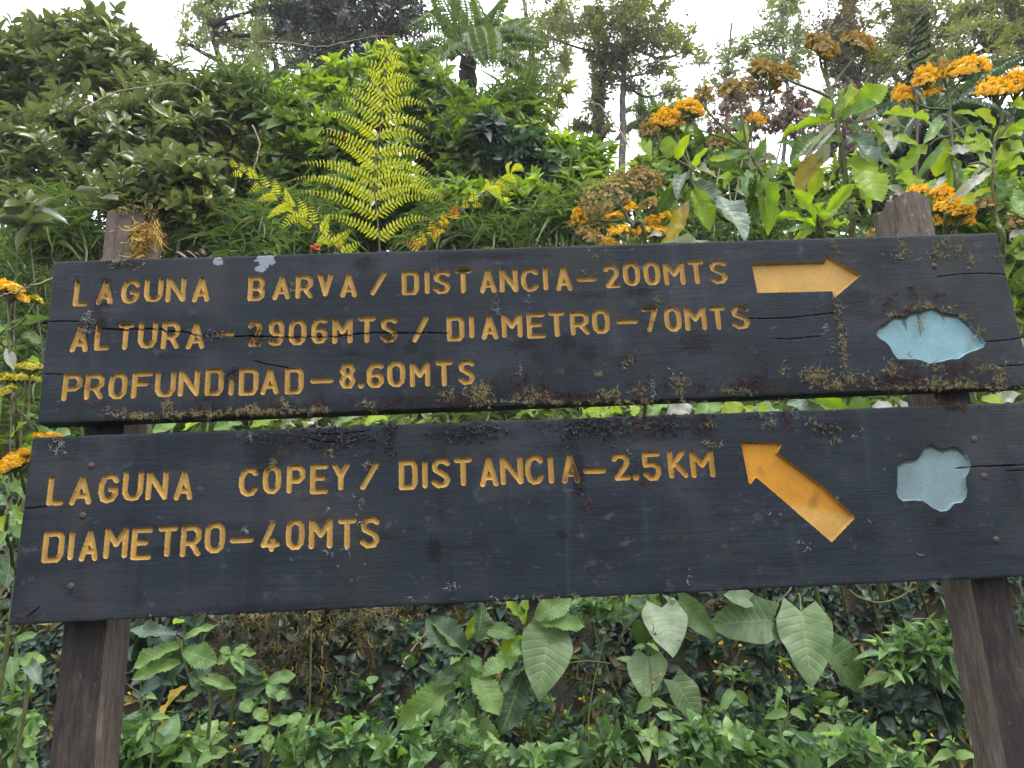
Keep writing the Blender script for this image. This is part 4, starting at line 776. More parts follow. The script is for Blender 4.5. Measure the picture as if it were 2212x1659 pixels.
groundsel('short orange groundsel heads tucked low between fern and tall groundsels', (650,1560), .95,
  [[(650,1560),(640,1480),(620,1400)], [(650,1560),(500,1440),(440,1380)]], [((690,1560),(800,1500),70,br),((560,1560),(500,1500),50,md)],
  [((490,1305),50,35,(480,1370),'fl_o',70),((405,1360),55,35,(430,1410),'fl_o',70),((635,1290),70,40,(630,1360),'fl_b',90),((725,1362),35,25,(700,1420),'fl_o',50),((640,1400),50,35,(640,1460),'fl_o',60),((640,1460),110,40,(650,1520),'fl_o',130),((450,1455),80,40,(480,1530),'fl_o',100),((350,1540),70,45,(420,1560),'fl_o',90),((260,1500),90,60,(330,1550),'fl_b',110),((560,1480),60,40,(570,1540),'fl_o',70)], z3, .004)
groundsel('tall groundsel on a slanting bare stem, brown flower heads and pale leaf', (1530,1510), .78,
  [[(1530,1510),(1500,1390),(1400,1200),(1310,1050),(1245,940)], [(1245,940),(1300,760),(1375,560)], [(1245,940),(1050,760),(985,690)], [(1245,940),(1215,760),(1200,620)], [(1245,940),(1120,880),(940,820)]],
  [((1330,1110),(1405,1425),140,br),((1320,1120),(1240,1470),115,dk),((1340,925),(1278,1065),145,gy),((1160,770),(1205,822),85,dk),((1120,790),(1210,790),60,md),((1010,1010),(1140,1000),60,br),((1100,1195),(1185,1060),65,br),((1060,1120),(1200,1100),70,br),((1430,900),(1545,915),90,dk),((1260,1000),(1120,960),80,md),((1300,1010),(1440,1000),60,gy),((1280,1010),(1380,870),60,md),((1310,1080),(1220,1200),80,md),((1350,1150),(1240,1330),80,br),((1250,960),(1170,1010),60,gy),((1500,1090),(1565,1180),90,br),((1200,950),(1090,1010),80,md),((1240,1150),(1060,1010),70,dk)],
  [((1340,440),90,58,(1375,570),'fl_b',230),((1470,470),85,70,(1380,580),'fl_b',190),((1420,540),40,50,(1385,590),'fl_o',60),((1170,560),100,60,(1200,640),'fl_b',130),((970,600),60,70,(990,700),'fl_b',90),((1300,760),60,50,(1260,860),'fl_o',50),((1060,900),70,40,(1100,960),'fl_b',70)], z3)
groundsel('tallest groundsel with big drooping yellow green leaf, under brown orange heads', (495,1470), .62,
  [[(495,1470),(470,1250),(430,950),(395,780),(365,640),(335,470),(325,400)], [(365,640),(390,520),(520,350)], [(360,620),(250,570),(120,520),(60,480)], [(395,780),(480,700),(560,560),(640,400)], [(350,560),(300,420),(290,350)]],
  [((390,770),(78,797),45,br),((330,765),(313,605),85,br),((400,770),(440,540),75,br),((410,740),(520,500),70,br),((490,715),(718,528),150,br),((690,720),(985,738),75,br),((560,780),(875,758),38,gy),((465,860),(662,1005),175,te),((690,840),(835,800),95,dk),((750,880),(930,905),110,br),((640,930),(785,1110),135,dk),
   ((490,1000),(692,1240),205,br),((540,1190),(612,1312),90,br),((290,850),(118,1008),125,dk),((290,990),(138,1200),135,oc),((300,1070),(230,1235),85,br),((345,900),(285,1045),105,gy),((370,950),(392,1135),95,br),((780,1110),(945,1240),115,br),((710,1180),(835,1240),85,gy),((965,915),(800,1065),115,br),((420,760),(640,640),80,md),((430,900),(300,880),70,md),((440,800),(560,830),70,dk),((640,820),(770,920),80,gy),((360,740),(240,690),80,dk),((380,800),(250,930),60,gy),((600,780),(700,880),70,br),((520,760),(660,690),60,gy),((700,1000),(830,1080),60,br)],
  [((300,290),100,62,(330,400),'fl_b',260),((535,262),105,62,(500,380),'fl_b',260),((320,340),70,50,(335,430),'fl_o',60),((640,370),50,45,(630,450),'fl_g',70),((250,250),50,40,(310,380),'fl_b',60)], z4, .0075)
groundsel('leafy basal rosette of a young groundsel beside the tallest one', (270,1500), .45, [[(270,1500),(285,1440)]],
  [((290,1440),(145,1198),105,br),((285,1425),(500,1150),80,br),((280,1430),(25,1340),52,br),((320,1430),(475,1388),62,br),((260,1460),(130,1500),50,br),((290,1420),(300,1280),70,br),((300,1440),(380,1330),50,gy),((250,1450),(120,1430),50,md),((330,1470),(430,1480),50,md)], [], z4, .004)
groundsel('groundsel behind the right post with broad orange heads in full flower', (1148,1280), .66,
  [[(1148,1280),(1132,1000),(1112,800),(1105,640),(1090,580)], [(1090,580),(1000,560),(960,540)], [(1090,600),(1170,520),(1210,470)], [(1105,690),(960,680),(850,620)], [(1115,860),(1030,880),(980,920)], [(1115,830),(1230,790)]],
  [((1130,715),(1290,710),60,br),((1220,790),(1395,825),65,dk),((1100,885),(905,1115),55,md),((1090,900),(1028,1105),120,br),((1110,985),(1145,1280),150,br),((1100,960),(1242,935),110,gy),((1200,880),(1400,905),125,br),((1235,920),(1400,1062),155,br),((1050,755),(988,850),75,md),((1140,880),(1330,960),80,br),((1090,1120),(1000,1195),50,gy),((1130,1010),(1200,1180),70,md),((1290,790),(1200,860),70,br)],
  [((965,490),85,72,(960,570),'fl_o',300),((1230,430),128,70,(1190,520),'fl_o',420),((812,605),65,65,(870,640),'fl_o',190),((1080,420),60,40,(1090,560),'fl_b',90),((1000,580),60,35,(1000,610),'fl_o',70)], z4)
groundsel('mass of orange groundsel flowers right behind the right post top', (1080,1480), .42,
  [[(1080,1480),(1090,1400),(1110,1340)], [(1080,1480),(1160,1400)]], [((1000,1330),(960,1240),40,md)],
  [((1120,1300),125,75,(1100,1440),'fl_o',380),((1130,1390),120,60,(1100,1470),'fl_o',330),((1190,1330),80,60,(1130,1430),'fl_o',200),((1050,1215),70,38,(1080,1300),'fl_o',130),((905,1205),65,35,(960,1260),'fl_o',130),((640,1475),55,30,(660,1500),'fl_b',80)], z4, .005)
groundsel('pale stemmed groundsel at the right edge with huge orange heads', (1450,1640), .30,
  [[(1450,1640),(1405,1400),(1387,1100),(1390,900)], [(1390,900),(1440,760),(1420,650)], [(1390,900),(1500,760),(1530,620)], [(1387,1080),(1310,1030),(1230,1040)]],
  [((1380,1075),(1185,1185),65,gy),((1370,1200),(1155,1285),95,br),((1395,1180),(1580,1150),60,md),((1390,870),(1590,800),105,br),((1390,800),(1305,685),135,br),((1470,840),(1640,760),70,br),((1400,1000),(1600,900),135,br),((1450,1060),(1640,1000),70,br),((1470,1200),(1600,1340),125,md),((1490,640),(1640,700),60,br),((1360,960),(1230,880),110,br),((1380,1040),(1260,1080),50,gy),((1430,900),(1560,990),80,dk),((1400,1130),(1500,1260),80,md)],
  [((1400,560),112,72,(1430,670),'fl_o',400),((1545,530),95,85,(1520,650),'fl_o',380),((1550,1400),70,60,(1500,1450),'fl_b',130),((1330,1290),60,40,(1380,1350),'fl_b',70)], z4, .0055)
groundsel('orange flat topped groundsel head at the left edge beside the upper plank', (130,1500), .25,
  [[(130,1500),(115,1100),(75,800),(70,400)], [(75,620),(60,420)], [(75,650),(190,560),(280,420)]],
  [((190,600),(388,536),70,md),((170,690),(342,722),135,dk),((80,640),(-40,640),90,md),((60,790),(105,950),80,gy),((230,880),(310,890),60,br),((100,760),(20,720),70,md)],
  [((60,300),105,38,(70,420),'fl_o',320,9),((100,352),115,26,(80,440),'fl_o',200,9),((285,395),52,28,(275,470),'fl_y',80)], l1, .0035, group='groundsels along the left edge')
groundsel('yellow green budding groundsel left of the upper plank', (300,1500), .22,
  [[(300,1500),(230,1370),(100,1250),(50,1120)], [(230,1370),(235,1150),(240,960)], [(120,1260),(200,1150),(205,1050)]],
  [((230,1380),(60,1480),80,br),((250,1400),(390,1470),60,md),((120,1220),(180,1240),40,br),((200,1330),(300,1330),40,md)],
  [((240,940),105,32,(240,1010),'fl_y',190),((195,1032),110,30,(205,1100),'fl_y',190),((40,1030),60,35,(60,1110),'fl_y',110),((60,1132),75,35,(70,1190),'fl_y',130)], l1, .0035, group='groundsels along the left edge')
groundsel('orange groundsel heads at the left edge above the lower plank corner', (60,900), .2,
  [[(60,900),(80,600),(100,380)], [(90,500),(250,300),(330,150)]],
  [((60,470),(170,560),80,md),((80,560),(-30,640),90,dk),((90,640),(190,740),90,br),((80,760),(170,900),80,md),((60,820),(-20,930),90,md)],
  [((120,300),125,65,(110,420),'fl_o',380,9),((385,92),95,22,(360,170),'fl_o',160,9),((210,220),50,30,(180,320),'fl_o',70)], l5, .0035, group='groundsels along the left edge')
# ------------------------------------------------------------------ shrubs on the bank
SG = 'waxy leaved shrubs on the left of the bank'
shrub('waxy_shrub', 'tallest waxy leaved shrub at top left, crown against the sky', 'shrub', 190, 2.7, [(175,120,115,90,70),(255,150,70,100,60),(90,170,80,80,46,.3),(200,75,60,45,24),(120,75,55,40,14),(300,190,50,60,24)], G['waxy'], G['bark'], leaf=25, asp=.38, dens=1.6, group=SG)
shrub('waxy_shrub', 'blurry edged waxy shrub at the far top left corner', 'shrub', -40, 2.9, [(20,120,70,70,34),(-30,180,90,90,36),(60,90,45,40,12),(30,230,70,70,34)], G['waxy'], G['bark'], leaf=25, asp=.38, dens=1.6, group=SG)
shrub('waxy_shrub', 'broad waxy shrub in the middle of the left bank', 'shrub', 270, 2.2, [(240,300,130,90,95),(350,250,100,80,70),(150,280,90,80,55),(290,380,110,70,70)], G['waxy'], G['bark'], leaf=27, asp=.38, dens=1.55, group=SG)
shrub('waxy_shrub', 'waxy shrub sloping down toward the fern, thin bare twigs on top', 'shrub', 430, 2.4, [(430,230,90,70,70),(480,290,90,70,64),(520,230,60,50,36),(380,190,60,50,30),(400,330,70,60,40)], G['waxy'], G['bark'], leaf=25, asp=.38, dens=1.6, group=SG)
shrub('waxy_shrub', 'low waxy shrub with pale green leaves just above the left post', 'shrub', 330, 1.55, [(330,380,90,60,44),(410,370,60,50,28),(270,430,80,50,30),(400,430,70,50,26)], G['waxy'], G['bark'], leaf=32, asp=.42, dens=1.5, group=SG)
shrub('waxy_shrub', 'dark waxy shrub at the left edge above the bamboo grass', 'shrub', 60, 2.0, [(60,310,90,80,55),(30,400,80,60,40),(140,390,70,60,34),(40,470,60,50,18)], G['waxy'], G['bark'], leaf=25, asp=.38, dens=1.6, group=SG)
shrub('waxy_shrub', 'small waxy sprig sticking out low at the left edge', 'shrub', 45, 1.2, [(40,450,26,16,5),(60,470,20,10,3)], G['waxy'], G['bark'], leaf=50, asp=.38, up=.9, r=.004, group=SG)
def grass(px, Y, blobs, label, leaf=46, dens=.8, mat='grass'):
    shrub('bamboo_grass', label, 'grass clump', px, Y, blobs, G[mat], G['stem'], T_GR, 8, leaf, .09, .75, (35, 95), .006, 'bamboo grass clumps', dens, .25, .5, .9, None, ('blades', 'culm'))
grass(120, 1.5, [(110,460,110,70,70),(60,520,80,50,40),(190,500,70,60,40)], 'dark bamboo grass clump left of the left post')
grass(40, 1.35, [(30,590,70,50,30),(60,670,60,60,24),(20,760,60,70,24)], 'bamboo grass clump at the left edge behind the groundsel flowers')
grass(440, 1.6, [(450,470,80,50,60),(500,520,90,40,60),(410,530,50,30,24),(540,480,60,50,40)], 'bamboo grass clump between left post and leaning frond')
grass(640, 1.9, [(640,500,90,45,60),(690,470,60,40,34),(600,440,60,40,34)], 'bamboo grass clump behind the foot of the fern')
grass(500, 2.3, [(540,190,70,40,36),(590,230,60,40,34),(460,170,50,40,20),(520,150,40,30,10)], 'bamboo grass sprays on the skyline above the waxy shrubs', 38, .7)
grass(1090, 2.6, [(1100,215,60,40,50),(1060,240,60,40,46),(1140,190,40,35,20)], 'bamboo grass tuft crowning the vine covered hump')
grass(1230, 1.7, [(1240,440,70,50,50),(1290,470,60,40,40),(1180,470,60,40,40)], 'light bamboo grass clump left of the low brown flower dome', 46, .7)
grass(1010, 1.8, [(1010,470,90,45,56),(1080,500,80,30,46),(950,500,60,30,30)], 'bamboo grass clump right of the fern foot')
grass(1560, 1.9, [(1520,470,70,45,30),(1640,480,80,40,36),(1760,470,60,40,30)], 'bamboo grass clump under the tall groundsel leaves', 46, .8)
VG = 'vine draped bushes on the middle of the bank'
def bush(px, Y, blobs, label, leaf=22, mat='vine', asp=.48, dens=1.0, k=9, group=VG, **kw):
    return shrub('vine_bush', label, 'bush', px, Y, blobs, G[mat], G['stemd'], T_OV, k, leaf, asp, .45, (30, 90), .008, group, dens, .3, .6, **kw)
bush(640, 2.3, [(630,290,70,70,90),(600,360,60,60,60),(690,330,70,70,80),(640,420,80,60,80)], 'dark glossy bush left of the upright frond', 28)
bush(700, 2.9, [(690,200,70,50,70),(620,220,60,45,50),(760,170,60,50,60)], 'light green bush on the skyline left of the fern tip', 22, 'bright', dens=.8)
bush(900, 2.8, [(880,180,80,70,100),(960,220,70,60,90),(860,130,50,40,36),(930,290,80,60,90)], 'yellow green bush directly behind the fern tip', 22, 'vine')
bush(330, 2.7, [(345,470,55,50,60),(290,510,60,40,50),(390,520,50,30,40)], 'dark bush directly behind the mossy post top', 24)
bush(1110, 2.2, [(1115,325,62,42,80),(1050,275,40,30,36),(1150,360,50,34,50)], 'dark coloured leaves painting shade into the hollow of the vine hump', 20, 'herbd')  # bush put in with dark leaves to paint the shade of the hollow
bush(960, 3.0, [(950,360,60,60,70),(930,430,60,50,60),(980,300,60,50,50)], 'bush showing between the frond and the dark hollow', 22)
bush(540, 3.0, [(530,390,60,60,70),(560,330,60,50,60),(500,440,60,40,50)], 'bush showing above the leaning yellow frond', 22)
bush(1050, 2.5, [(1010,290,80,60,90),(1080,300,80,70,90),(1130,270,60,60,60),(1050,360,100,50,70)], 'rounded vine bush with a dark hollow right of the fern', 22)
bush(1190, 2.6, [(1190,330,80,50,80),(1250,370,80,50,80),(1290,350,50,40,40),(1160,390,80,50,70)], 'yellowish bush stepping down below the forked tree', 22, 'bright', dens=.9)
bush(800, 2.4, [(790,250,70,60,90),(800,330,90,60,110),(740,300,60,60,60),(830,190,50,40,40),(820,500,80,50,70)], 'bush filling the gap behind the upper half of the frond', 22)
bush(820, 2.1, [(780,420,90,60,100),(880,420,80,60,90),(720,480,70,50,60),(900,500,80,40,70)], 'bush in shade behind the lower half of the frond', 24)
bush(1000, 1.9, [(990,420,70,40,60),(1080,430,80,40,70),(1150,420,60,40,40),(1100,470,60,30,30)], 'low leafy bush under the browning frond', 24, 'bright', dens=.7)
bush(1330, 2.2, [(1320,420,60,45,50),(1390,390,50,50,40),(1300,480,60,40,40),(1420,470,60,50,40)], 'small leaved bush behind the brown flower dome', 24)
bush(1500, 2.6, [(1480,330,70,60,60),(1560,350,70,60,60),(1440,280,50,50,36),(1620,400,70,60,60),(1520,430,80,60,70)], 'bush filling behind the leaning groundsel', 22)
bush(1760, 2.3, [(1720,420,80,60,80),(1800,440,80,60,80),(1880,420,80,70,90),(1960,440,70,60,60)], 'dark bush behind the tallest groundsel stem', 24)
bush(2090, 1.6, [(2060,440,70,60,60),(2150,430,70,80,70),(2190,520,60,80,60),(2210,620,50,80,40)], 'mixed bush under the orange heads at the right edge', 34, 'bright', dens=.9)
bush(1700, 3.2, [(1700,240,70,60,80),(1780,270,80,60,90),(1850,230,60,50,50),(1620,250,60,60,60),(1860,310,60,60,60)], 'pinkish brown dry shrub behind the groundsel flowers', 10, 'dry', k=14, group=None)
shrub('dry_shrub', 'pale dry seedhead plant behind the slanting groundsel', 'shrub', 1590, 2.2, [(1580,210,40,30,40),(1630,190,30,26,26),(1560,260,40,30,24)], G['dry'], G['twig'], T_SM, 14, 9, .6, .9, (20, 90), .004)
shrub('shade_fill_thicket', 'added dark thicket filling in the shade behind the right hand groundsels', 'bush', 2080, 3.3, [(1990,340,80,70,110),(2100,330,90,80,140),(2190,370,80,80,120),(2060,420,90,60,110),(1900,360,60,60,70),(2190,270,60,50,60)], G['herbd'], G['stemd'], T_OV, 9, 24, .48, .4, (30, 95), .008)  # thicket added as dark fill, shade coloured into its leaves
# sprig with whorls on the skyline
shrub('bare_sapling', 'thin leafy sapling standing alone against the sky gap', 'sapling', 1200, 3.0, [(1205,215,12,22,6),(1190,255,16,18,5),(1225,190,14,14,5),(1180,300,18,24,6)], G['olive'], G['bark'], T_OV, 7, 20, .4, .9, (30,80), .006)

# ------------------------------------------------------------------ trees
def tree(name, label, px, Y, trunk, blobs, mat, bark, r_px=14, leaf=9, k=9, asp=.5, dens=.75, up=.45, group='trees beyond the bank', tpl=T_SM, cat='tree', limb=.45):
    """trunk: survey points above the bank; blobs: (cx, cy, rx, ry, clusters[, depth offset])"""
    b = foot(px, Y); o = thing(name, b, label, cat, group); tm, cm = MB(), MB(); r0 = r_px*mpp(px, 300, Y)
    tp = [b] + [at(x, y, Y) for x, y in trunk]; stem(tm, tp, r0, r0*.45, 0, 8, 8, jit=r0*.12); tp = smooth_path(tp, 8)
    for bl in blobs:
        cx, cy, rx, ry, n = bl[:5]; yy = Y + (bl[5] if len(bl) > 5 else rng.uniform(-.4, .4)); m = mpp(cx, cy, yy); n = max(4, int(n*dens))
        C, dr = blob_pts(n, cx, cy, rx, ry, yy, max(rx, ry)*m*.8, .5); cen = at(cx, cy + ry*.2, yy)
        C += .22*m*min(rx, ry)*np.sin(C*9/max(.4, m*rx*3) + bl[0])
        T = unit(dr*.4 + rdir(n)*.7 + np.array([0, -.1, up])); clusters(cm, C, T, tpl, k, leaf*m, asp, (30, 100), 0, None, 1.6, .3)
        cand = np.argmin(np.linalg.norm(tp - cen, axis=1) + 2.0*np.maximum(0, tp[:, 2]-cen[2]+.2*ry*m)); a = tp[cand]
        stem(tm, [a, a*.5+cen*.5 + np.array([0, 0, -.12*np.linalg.norm(cen-a)]) + rng.normal(0, .06, 3), cen], r0*limb, r0*limb*.4, 0, 6, 6)
        sel = rng.permutation(n)[:max(4, int(n*.22))]; sticks(tm, np.repeat(cen[None], len(sel), 0), C[sel], r0*limb*.3, r0*limb*.07)
    cm.build('crown', mat, o); tm.build('trunk', bark, o); return o
tree('sparse_tree', 'thin crowned tree with several slanting limbs at upper left', 500, 8, [(500,230),(480,150),(455,60),(440,-40)], [(440,40,60,45,70),(500,70,60,50,80),(560,110,60,50,80),(600,60,60,50,70),(520,150,70,40,60),(410,90,40,40,34),(470,-10,70,40,60),(560,10,60,50,60),(640,120,40,40,40)], G['pale'], G['barkdark'], 9, 11, dens=.85, limb=.8)
tree('sparse_tree', 'second slanting trunk of dark bark right of the thin crowned tree', 610, 8.5, [(600,190),(585,120),(560,70)], [(580,150,50,40,50),(620,90,40,40,44),(545,60,40,40,40)], G['pale'], G['barkdark'], 8, 11, dens=.8, limb=.8)
tree('dark_tree', 'dense nearly black tree leaning over the fern', 720, 7.5, [(715,180),(730,90),(750,-30)], [(740,40,120,80,620),(660,30,80,70,300),(830,50,80,80,300),(700,110,80,60,240),(790,120,70,50,200),(760,-40,160,60,400),(610,0,50,60,120),(870,20,50,60,110),(690,150,40,34,60)], G['darkcrown'], G['barkdark'], 20, 10, 11)
tree('pale_tree', 'pale yellowish tree behind the tree fern', 1150, 9, [(1150,160),(1140,80),(1130,-20)], [(1130,70,60,50,110),(1180,40,60,50,110),(1090,110,50,50,80),(1150,150,60,40,80),(1210,110,50,60,90),(1060,60,50,50,60),(1190,170,40,30,40)], G['pale'], G['bark'], 9, 10)
tree('forked_tree', 'tall olive tree with slim pale trunk in the middle of the sky', 1345, 8, [(1345,330),(1345,230),(1348,150),(1352,60),(1350,-30)], [(1350,20,110,60,300),(1290,60,60,50,130),(1400,80,80,50,170),(1330,120,60,40,120),(1450,75,50,32,70),(1415,150,55,28,60),(1365,180,36,22,36),(1225,40,60,50,100),(1330,-50,140,60,260),(1440,195,34,18,22),(1480,105,28,24,26),(1180,70,40,40,44)], G['olive'], G['bark'], 9, 9, dens=1.0)
tree('mossy_tree', 'thick trunk clothed in moss and leaves beside the slim pale trunk', 1280, 8.3, [(1290,300),(1295,220),(1305,150),(1310,80)], [(1285,230,32,40,110),(1300,170,34,42,110),(1262,275,40,28,80),(1302,110,36,40,80),(1312,270,20,30,26)], G['olive'], G['barkdark'], 15, 9)
tree('thin_tree', 'wispy tree in the sky gap right of the forked tree', 1570, 9, [(1570,280),(1565,200),(1575,120),(1580,50)], [(1570,130,46,40,44),(1545,190,40,30,34),(1600,110,36,36,34),(1520,130,24,20,18),(1590,200,40,30,34)], G['pale'], G['bark'], 5, 10, dens=.9)
tree('thin_tree', 'tall wispy grey green tree reaching the top edge', 1690, 8.5, [(1700,250),(1695,150),(1690,50),(1690,-40)], [(1690,30,40,60,90),(1660,80,40,50,60),(1720,90,40,50,70),(1700,140,50,36,60),(1650,130,36,30,40),(1710,-20,40,40,50)], G['pale'], G['bark'], 5, 10, dens=.8)
tree('brown_tree', 'brown tinged tree between the wispy tree and the big olive tree', 1830, 8, [(1830,250),(1830,150),(1835,40)], [(1835,60,60,60,240),(1815,120,50,50,150),(1860,130,50,50,150),(1840,0,40,50,120),(1790,60,36,50,70),(1840,190,60,40,120)], G['brown'], G['barkdark'], 12, 10)
tree('big_olive_tree', 'large olive tree rising behind the curled frond', 1980, 7.5, [(1975,280),(1970,160),(1965,30)], [(1960,60,80,70,360),(1920,130,60,60,200),(2010,130,70,70,260),(1970,-10,90,60,300),(1930,210,70,50,180),(2030,210,60,50,150),(2060,60,50,60,150)], G['olive'], G['barkdark'], 18, 10)
tree('branching_tree', 'dark limbed tree leaning in from the top right corner', 2290, 6, [(2260,200),(2210,120),(2130,110),(2050,150)], [(2180,40,60,50,170),(2120,70,60,50,120),(2210,100,60,50,130),(2070,130,50,30,60),(2140,150,50,26,40),(2190,-20,70,50,170),(2110,10,40,40,60)], G['olive'], G['barkdark'], 12, 12, dens=.85)
tree('distant_tree', 'hazy low tree seen below the forked tree crown', 1430, 11, [(1430,300),(1430,230)], [(1420,240,46,34,90),(1470,260,46,34,90),(1400,290,50,30,80),(1500,230,40,30,60),(1450,190,34,26,34)], G['pale'], G['bark'], 6, 9)
def tree_fern(label, crown, Y, fronds, mat, trunk_px, wpx=46, n=26, r_px=16, base_px=None):
    b = foot(base_px or trunk_px[0][0], Y); o = thing('tree_fern', b, label, 'tree fern', 'tree ferns'); tm = MB(); r0 = r_px*mpp(*crown, Y)
    stem(tm, [b] + [at(x, y, Y) for x, y in trunk_px] + [at(*crown, Y)], r0, r0*.85, 0, 6, 9, jit=r0*.15); tm.build('trunk', G['barkdark'], o)
    c = at(*crown, Y)
    for (mx_, my, tx, ty, dy) in fronds:
        m1, t1 = at(mx_, my, Y+dy*.55), at(tx, ty, Y+dy); P = smooth_path([c, m1, t1], 12); fm = MB()
        tubes(fm, P[None], np.linspace(.012, .002, len(P))[None], 1, 5); L_ = np.linalg.norm(np.diff(P, axis=0), axis=1); s = np.append(0, np.cumsum(L_)); u = np.linspace(.12, .985, n)*s[-1]
        Q = np.stack([np.interp(u, s, P[:, i]) for i in range(3)], 1); T = unit(np.stack([np.gradient(np.interp(u, s, P[:, i])) for i in range(3)], 1)); m = mpp(mx_, my, Y)
        up = unit(np.array([0, -.25, 1.0]) + .25*rdir(1)[0]); B = unit(np.cross(T, up)); t = u/s[-1]; Ln = wpx*m*np.sin(pi*np.clip(t*.92+.06, 0, 1))**.7
        for sg in (1, -1): inst(fm, T_TEE, Q, basis(B*sg + T*.45 - np.array([0, 0, .35]) + rng.normal(0, .05, Q.shape), np.broadcast_to(up, Q.shape), Ln, Ln*.24), 0, rng.uniform(.2, .8, n))
        fm.build('frond', [mat, G['stemd']], o)
    return o
tree_fern('tree fern with dark shaggy trunk right of the bracken tip', (1012,130), 5.5, [(960,40,880,60,.4),(930,90,860,130,-.5),(1010,30,990,-50,.5),(1060,30,1100,-10,.2),(1090,70,1180,90,-.3),(1070,110,1150,150,-.6),(960,100,900,170,-.9),(1040,60,1060,150,-1.1),(970,20,930,-40,.8),(1080,60,1150,40,.8)], G['tfern'], [(1005,230),(1010,180)], 46, 26, 22)
tree_fern('shade tinted tree fern with brown frond bases at the right behind the groundsels', (1985,285), 3.0, [(1930,230,1850,250,-.2),(2050,210,2150,170,.2),(2060,230,2180,250,-.2),(2090,180,2230,110,.4),(1940,200,1880,190,.3),(2040,250,2110,330,-.5),(1950,250,1900,340,-.5),(2000,210,2040,150,.5),(2100,240,2240,330,-.1)], G['tfernd'], [(1985,420)], 52, 30, 22)
tree_fern('pale tree fern far off in the sky gap by the slim trunk', (1420,300), 9, [(1390,230,1340,240,0),(1400,220,1390,190,.3),(1450,230,1500,240,.2),(1460,250,1520,290,-.3),(1380,260,1330,300,-.2)], G['tfern'], [(1420,330)], 34, 20, 6)
tree_fern('low arching tree fern below the thin crowned tree', (560,230), 4.2, [(520,150,470,190,.2),(545,150,560,130,.5),(600,160,650,170,.1),(510,180,440,230,-.3),(610,190,660,240,-.3)], G['tfern'], [(560,260)], 40, 24, 8)
# young unrolling frond on the right
o = thing('curled_frond', foot(1975, 2.4), 'grey green unrolling frond with paired curls behind the groundsels', 'fern'); fm = MB()
rp = [z4(x, y) for x, y in ((905,820),(885,560),(880,430),(888,280),(910,165))]; P = smooth_path([foot(1975, 2.4)] + [at(x, y, 2.4) for x, y in rp], 10); tubes(fm, P[None], np.linspace(.008, .003, len(P))[None], 1, 6)
for (x, y, l_, s) in [(868,520,70,-1),(875,490,75,1),(872,440,72,-1),(880,400,78,1),(878,370,72,-1),(884,340,76,1),(880,300,55,-1),(890,285,66,1),(888,240,40,-1),(897,225,48,1),(893,190,26,-1),(904,185,34,1),(912,160,22,-1),(912,150,22,1)]:
    A = at(*z4(x, y), 2.4); m = mpp(*z4(x, y), 2.4)*.3418; th = np.linspace(0, 4.2, 16); R = l_*m*.33*(1-th/7)
    arc = np.stack([A[0] + s*(l_*m*.55*np.minimum(1, th/1.6) + R*np.sin(np.maximum(0, th-1.6))*.6), A[1] - .02*th, A[2] + l_*m*.16 - R*(1-np.cos(np.maximum(0, th-1.2)))*.55], -1)
    tubes(fm, arc[None], np.linspace(.012, .008, 16)[None], 0, 6, .5); filaments(fm, np.repeat(arc, 8, 0), rdir(128), .016, .002, 2, .4, 0, rng.uniform(0, .6, 128))
fm.build('curled_pinnae', [G['tfern'], G['stemd']], o)
# bare twigs
def twig(label, pts, Y, r=.003, side=()):
    o = thing('dry_twig', at(*pts[0], Y), label, 'twig', 'bare dry twigs'); mb = MB(); stem(mb, [at(x, y, Y) for x, y in pts], r, r*.5, 0, 8, 6, jit=r*.6)
    for a, b in side: stem(mb, [at(*a, Y), at((a[0]+b[0])/2, (a[1]+b[1])/2-3, Y-.02), at(*b, Y)], r*.6, r*.3, 0, 5, 5)
    mb.build('branch', G['twig'], o)
twig('long bare twig sagging across the dark tree above the fern', [(560,90),(620,92),(690,100),(760,88),(810,78),(860,80)], 3.2, .004, [((735,93),(750,100)),((690,100),(680,104)),((830,78),(826,70))])
twig('pale bare cane arching in the sky gap beside the mossy trunk', [(1360,320),(1330,270),(1300,235),(1265,205),(1235,178)], 3.4, .006, [((1265,205),(1275,180)),((1250,190),(1225,170))])
twig('dry cane poking from behind the left end of the upper plank', [(160,590),(110,603),(55,622),(0,640)], .18, .0022, [((55,622),(52,614))])
twig('short dry stalk at the left edge by the lower plank', [(-10,1310),(12,1285),(28,1250)], .14, .0022)
twig('thin pale branch crossing the waxy shrubs', [(170,240),(250,200),(330,185),(400,180),(430,195)], 1.9, .004, [((330,185),(350,170))])
twig('crooked dry stem hanging left of the leaning frond', [(545,270),(560,310),(550,360),(535,395)], 1.5, .003, [((555,330),(570,345))])
twig('bare branch reaching right of the bracken tip', [(860,80),(900,110),(930,130),(985,160)], 3.1, .005, [((900,110),(925,105))])
twig('dry twig slanting out below the lower plank', [(868,1440),(890,1405),(920,1370)], .75, .003, [((905,1388),(900,1375))])
# dry grass straws lying on top of the upper plank
o = thing('dry_straw', at(400, 552, .015), 'tuft of dry straw lying on the upper plank beside the left post', 'straw'); mb = MB()
for a, b, w in (((375,549),(430,553),9),((400,545),(440,551),5),((445,551),(415,520),4),((440,551),(425,532),4),((430,552),(395,538),3),((420,553),(380,535),3)):
    A, B = at(*a, .012), at(*b, -.0 if b[1] > 545 else .02); d = B-A; inst(mb, T_GR, A[None], basis(d[None], np.array([[0, -.7, .7]]), [np.linalg.norm(d)], [w*.00075]), 0, [.5])
mb.build('straw', G['twig'], o)
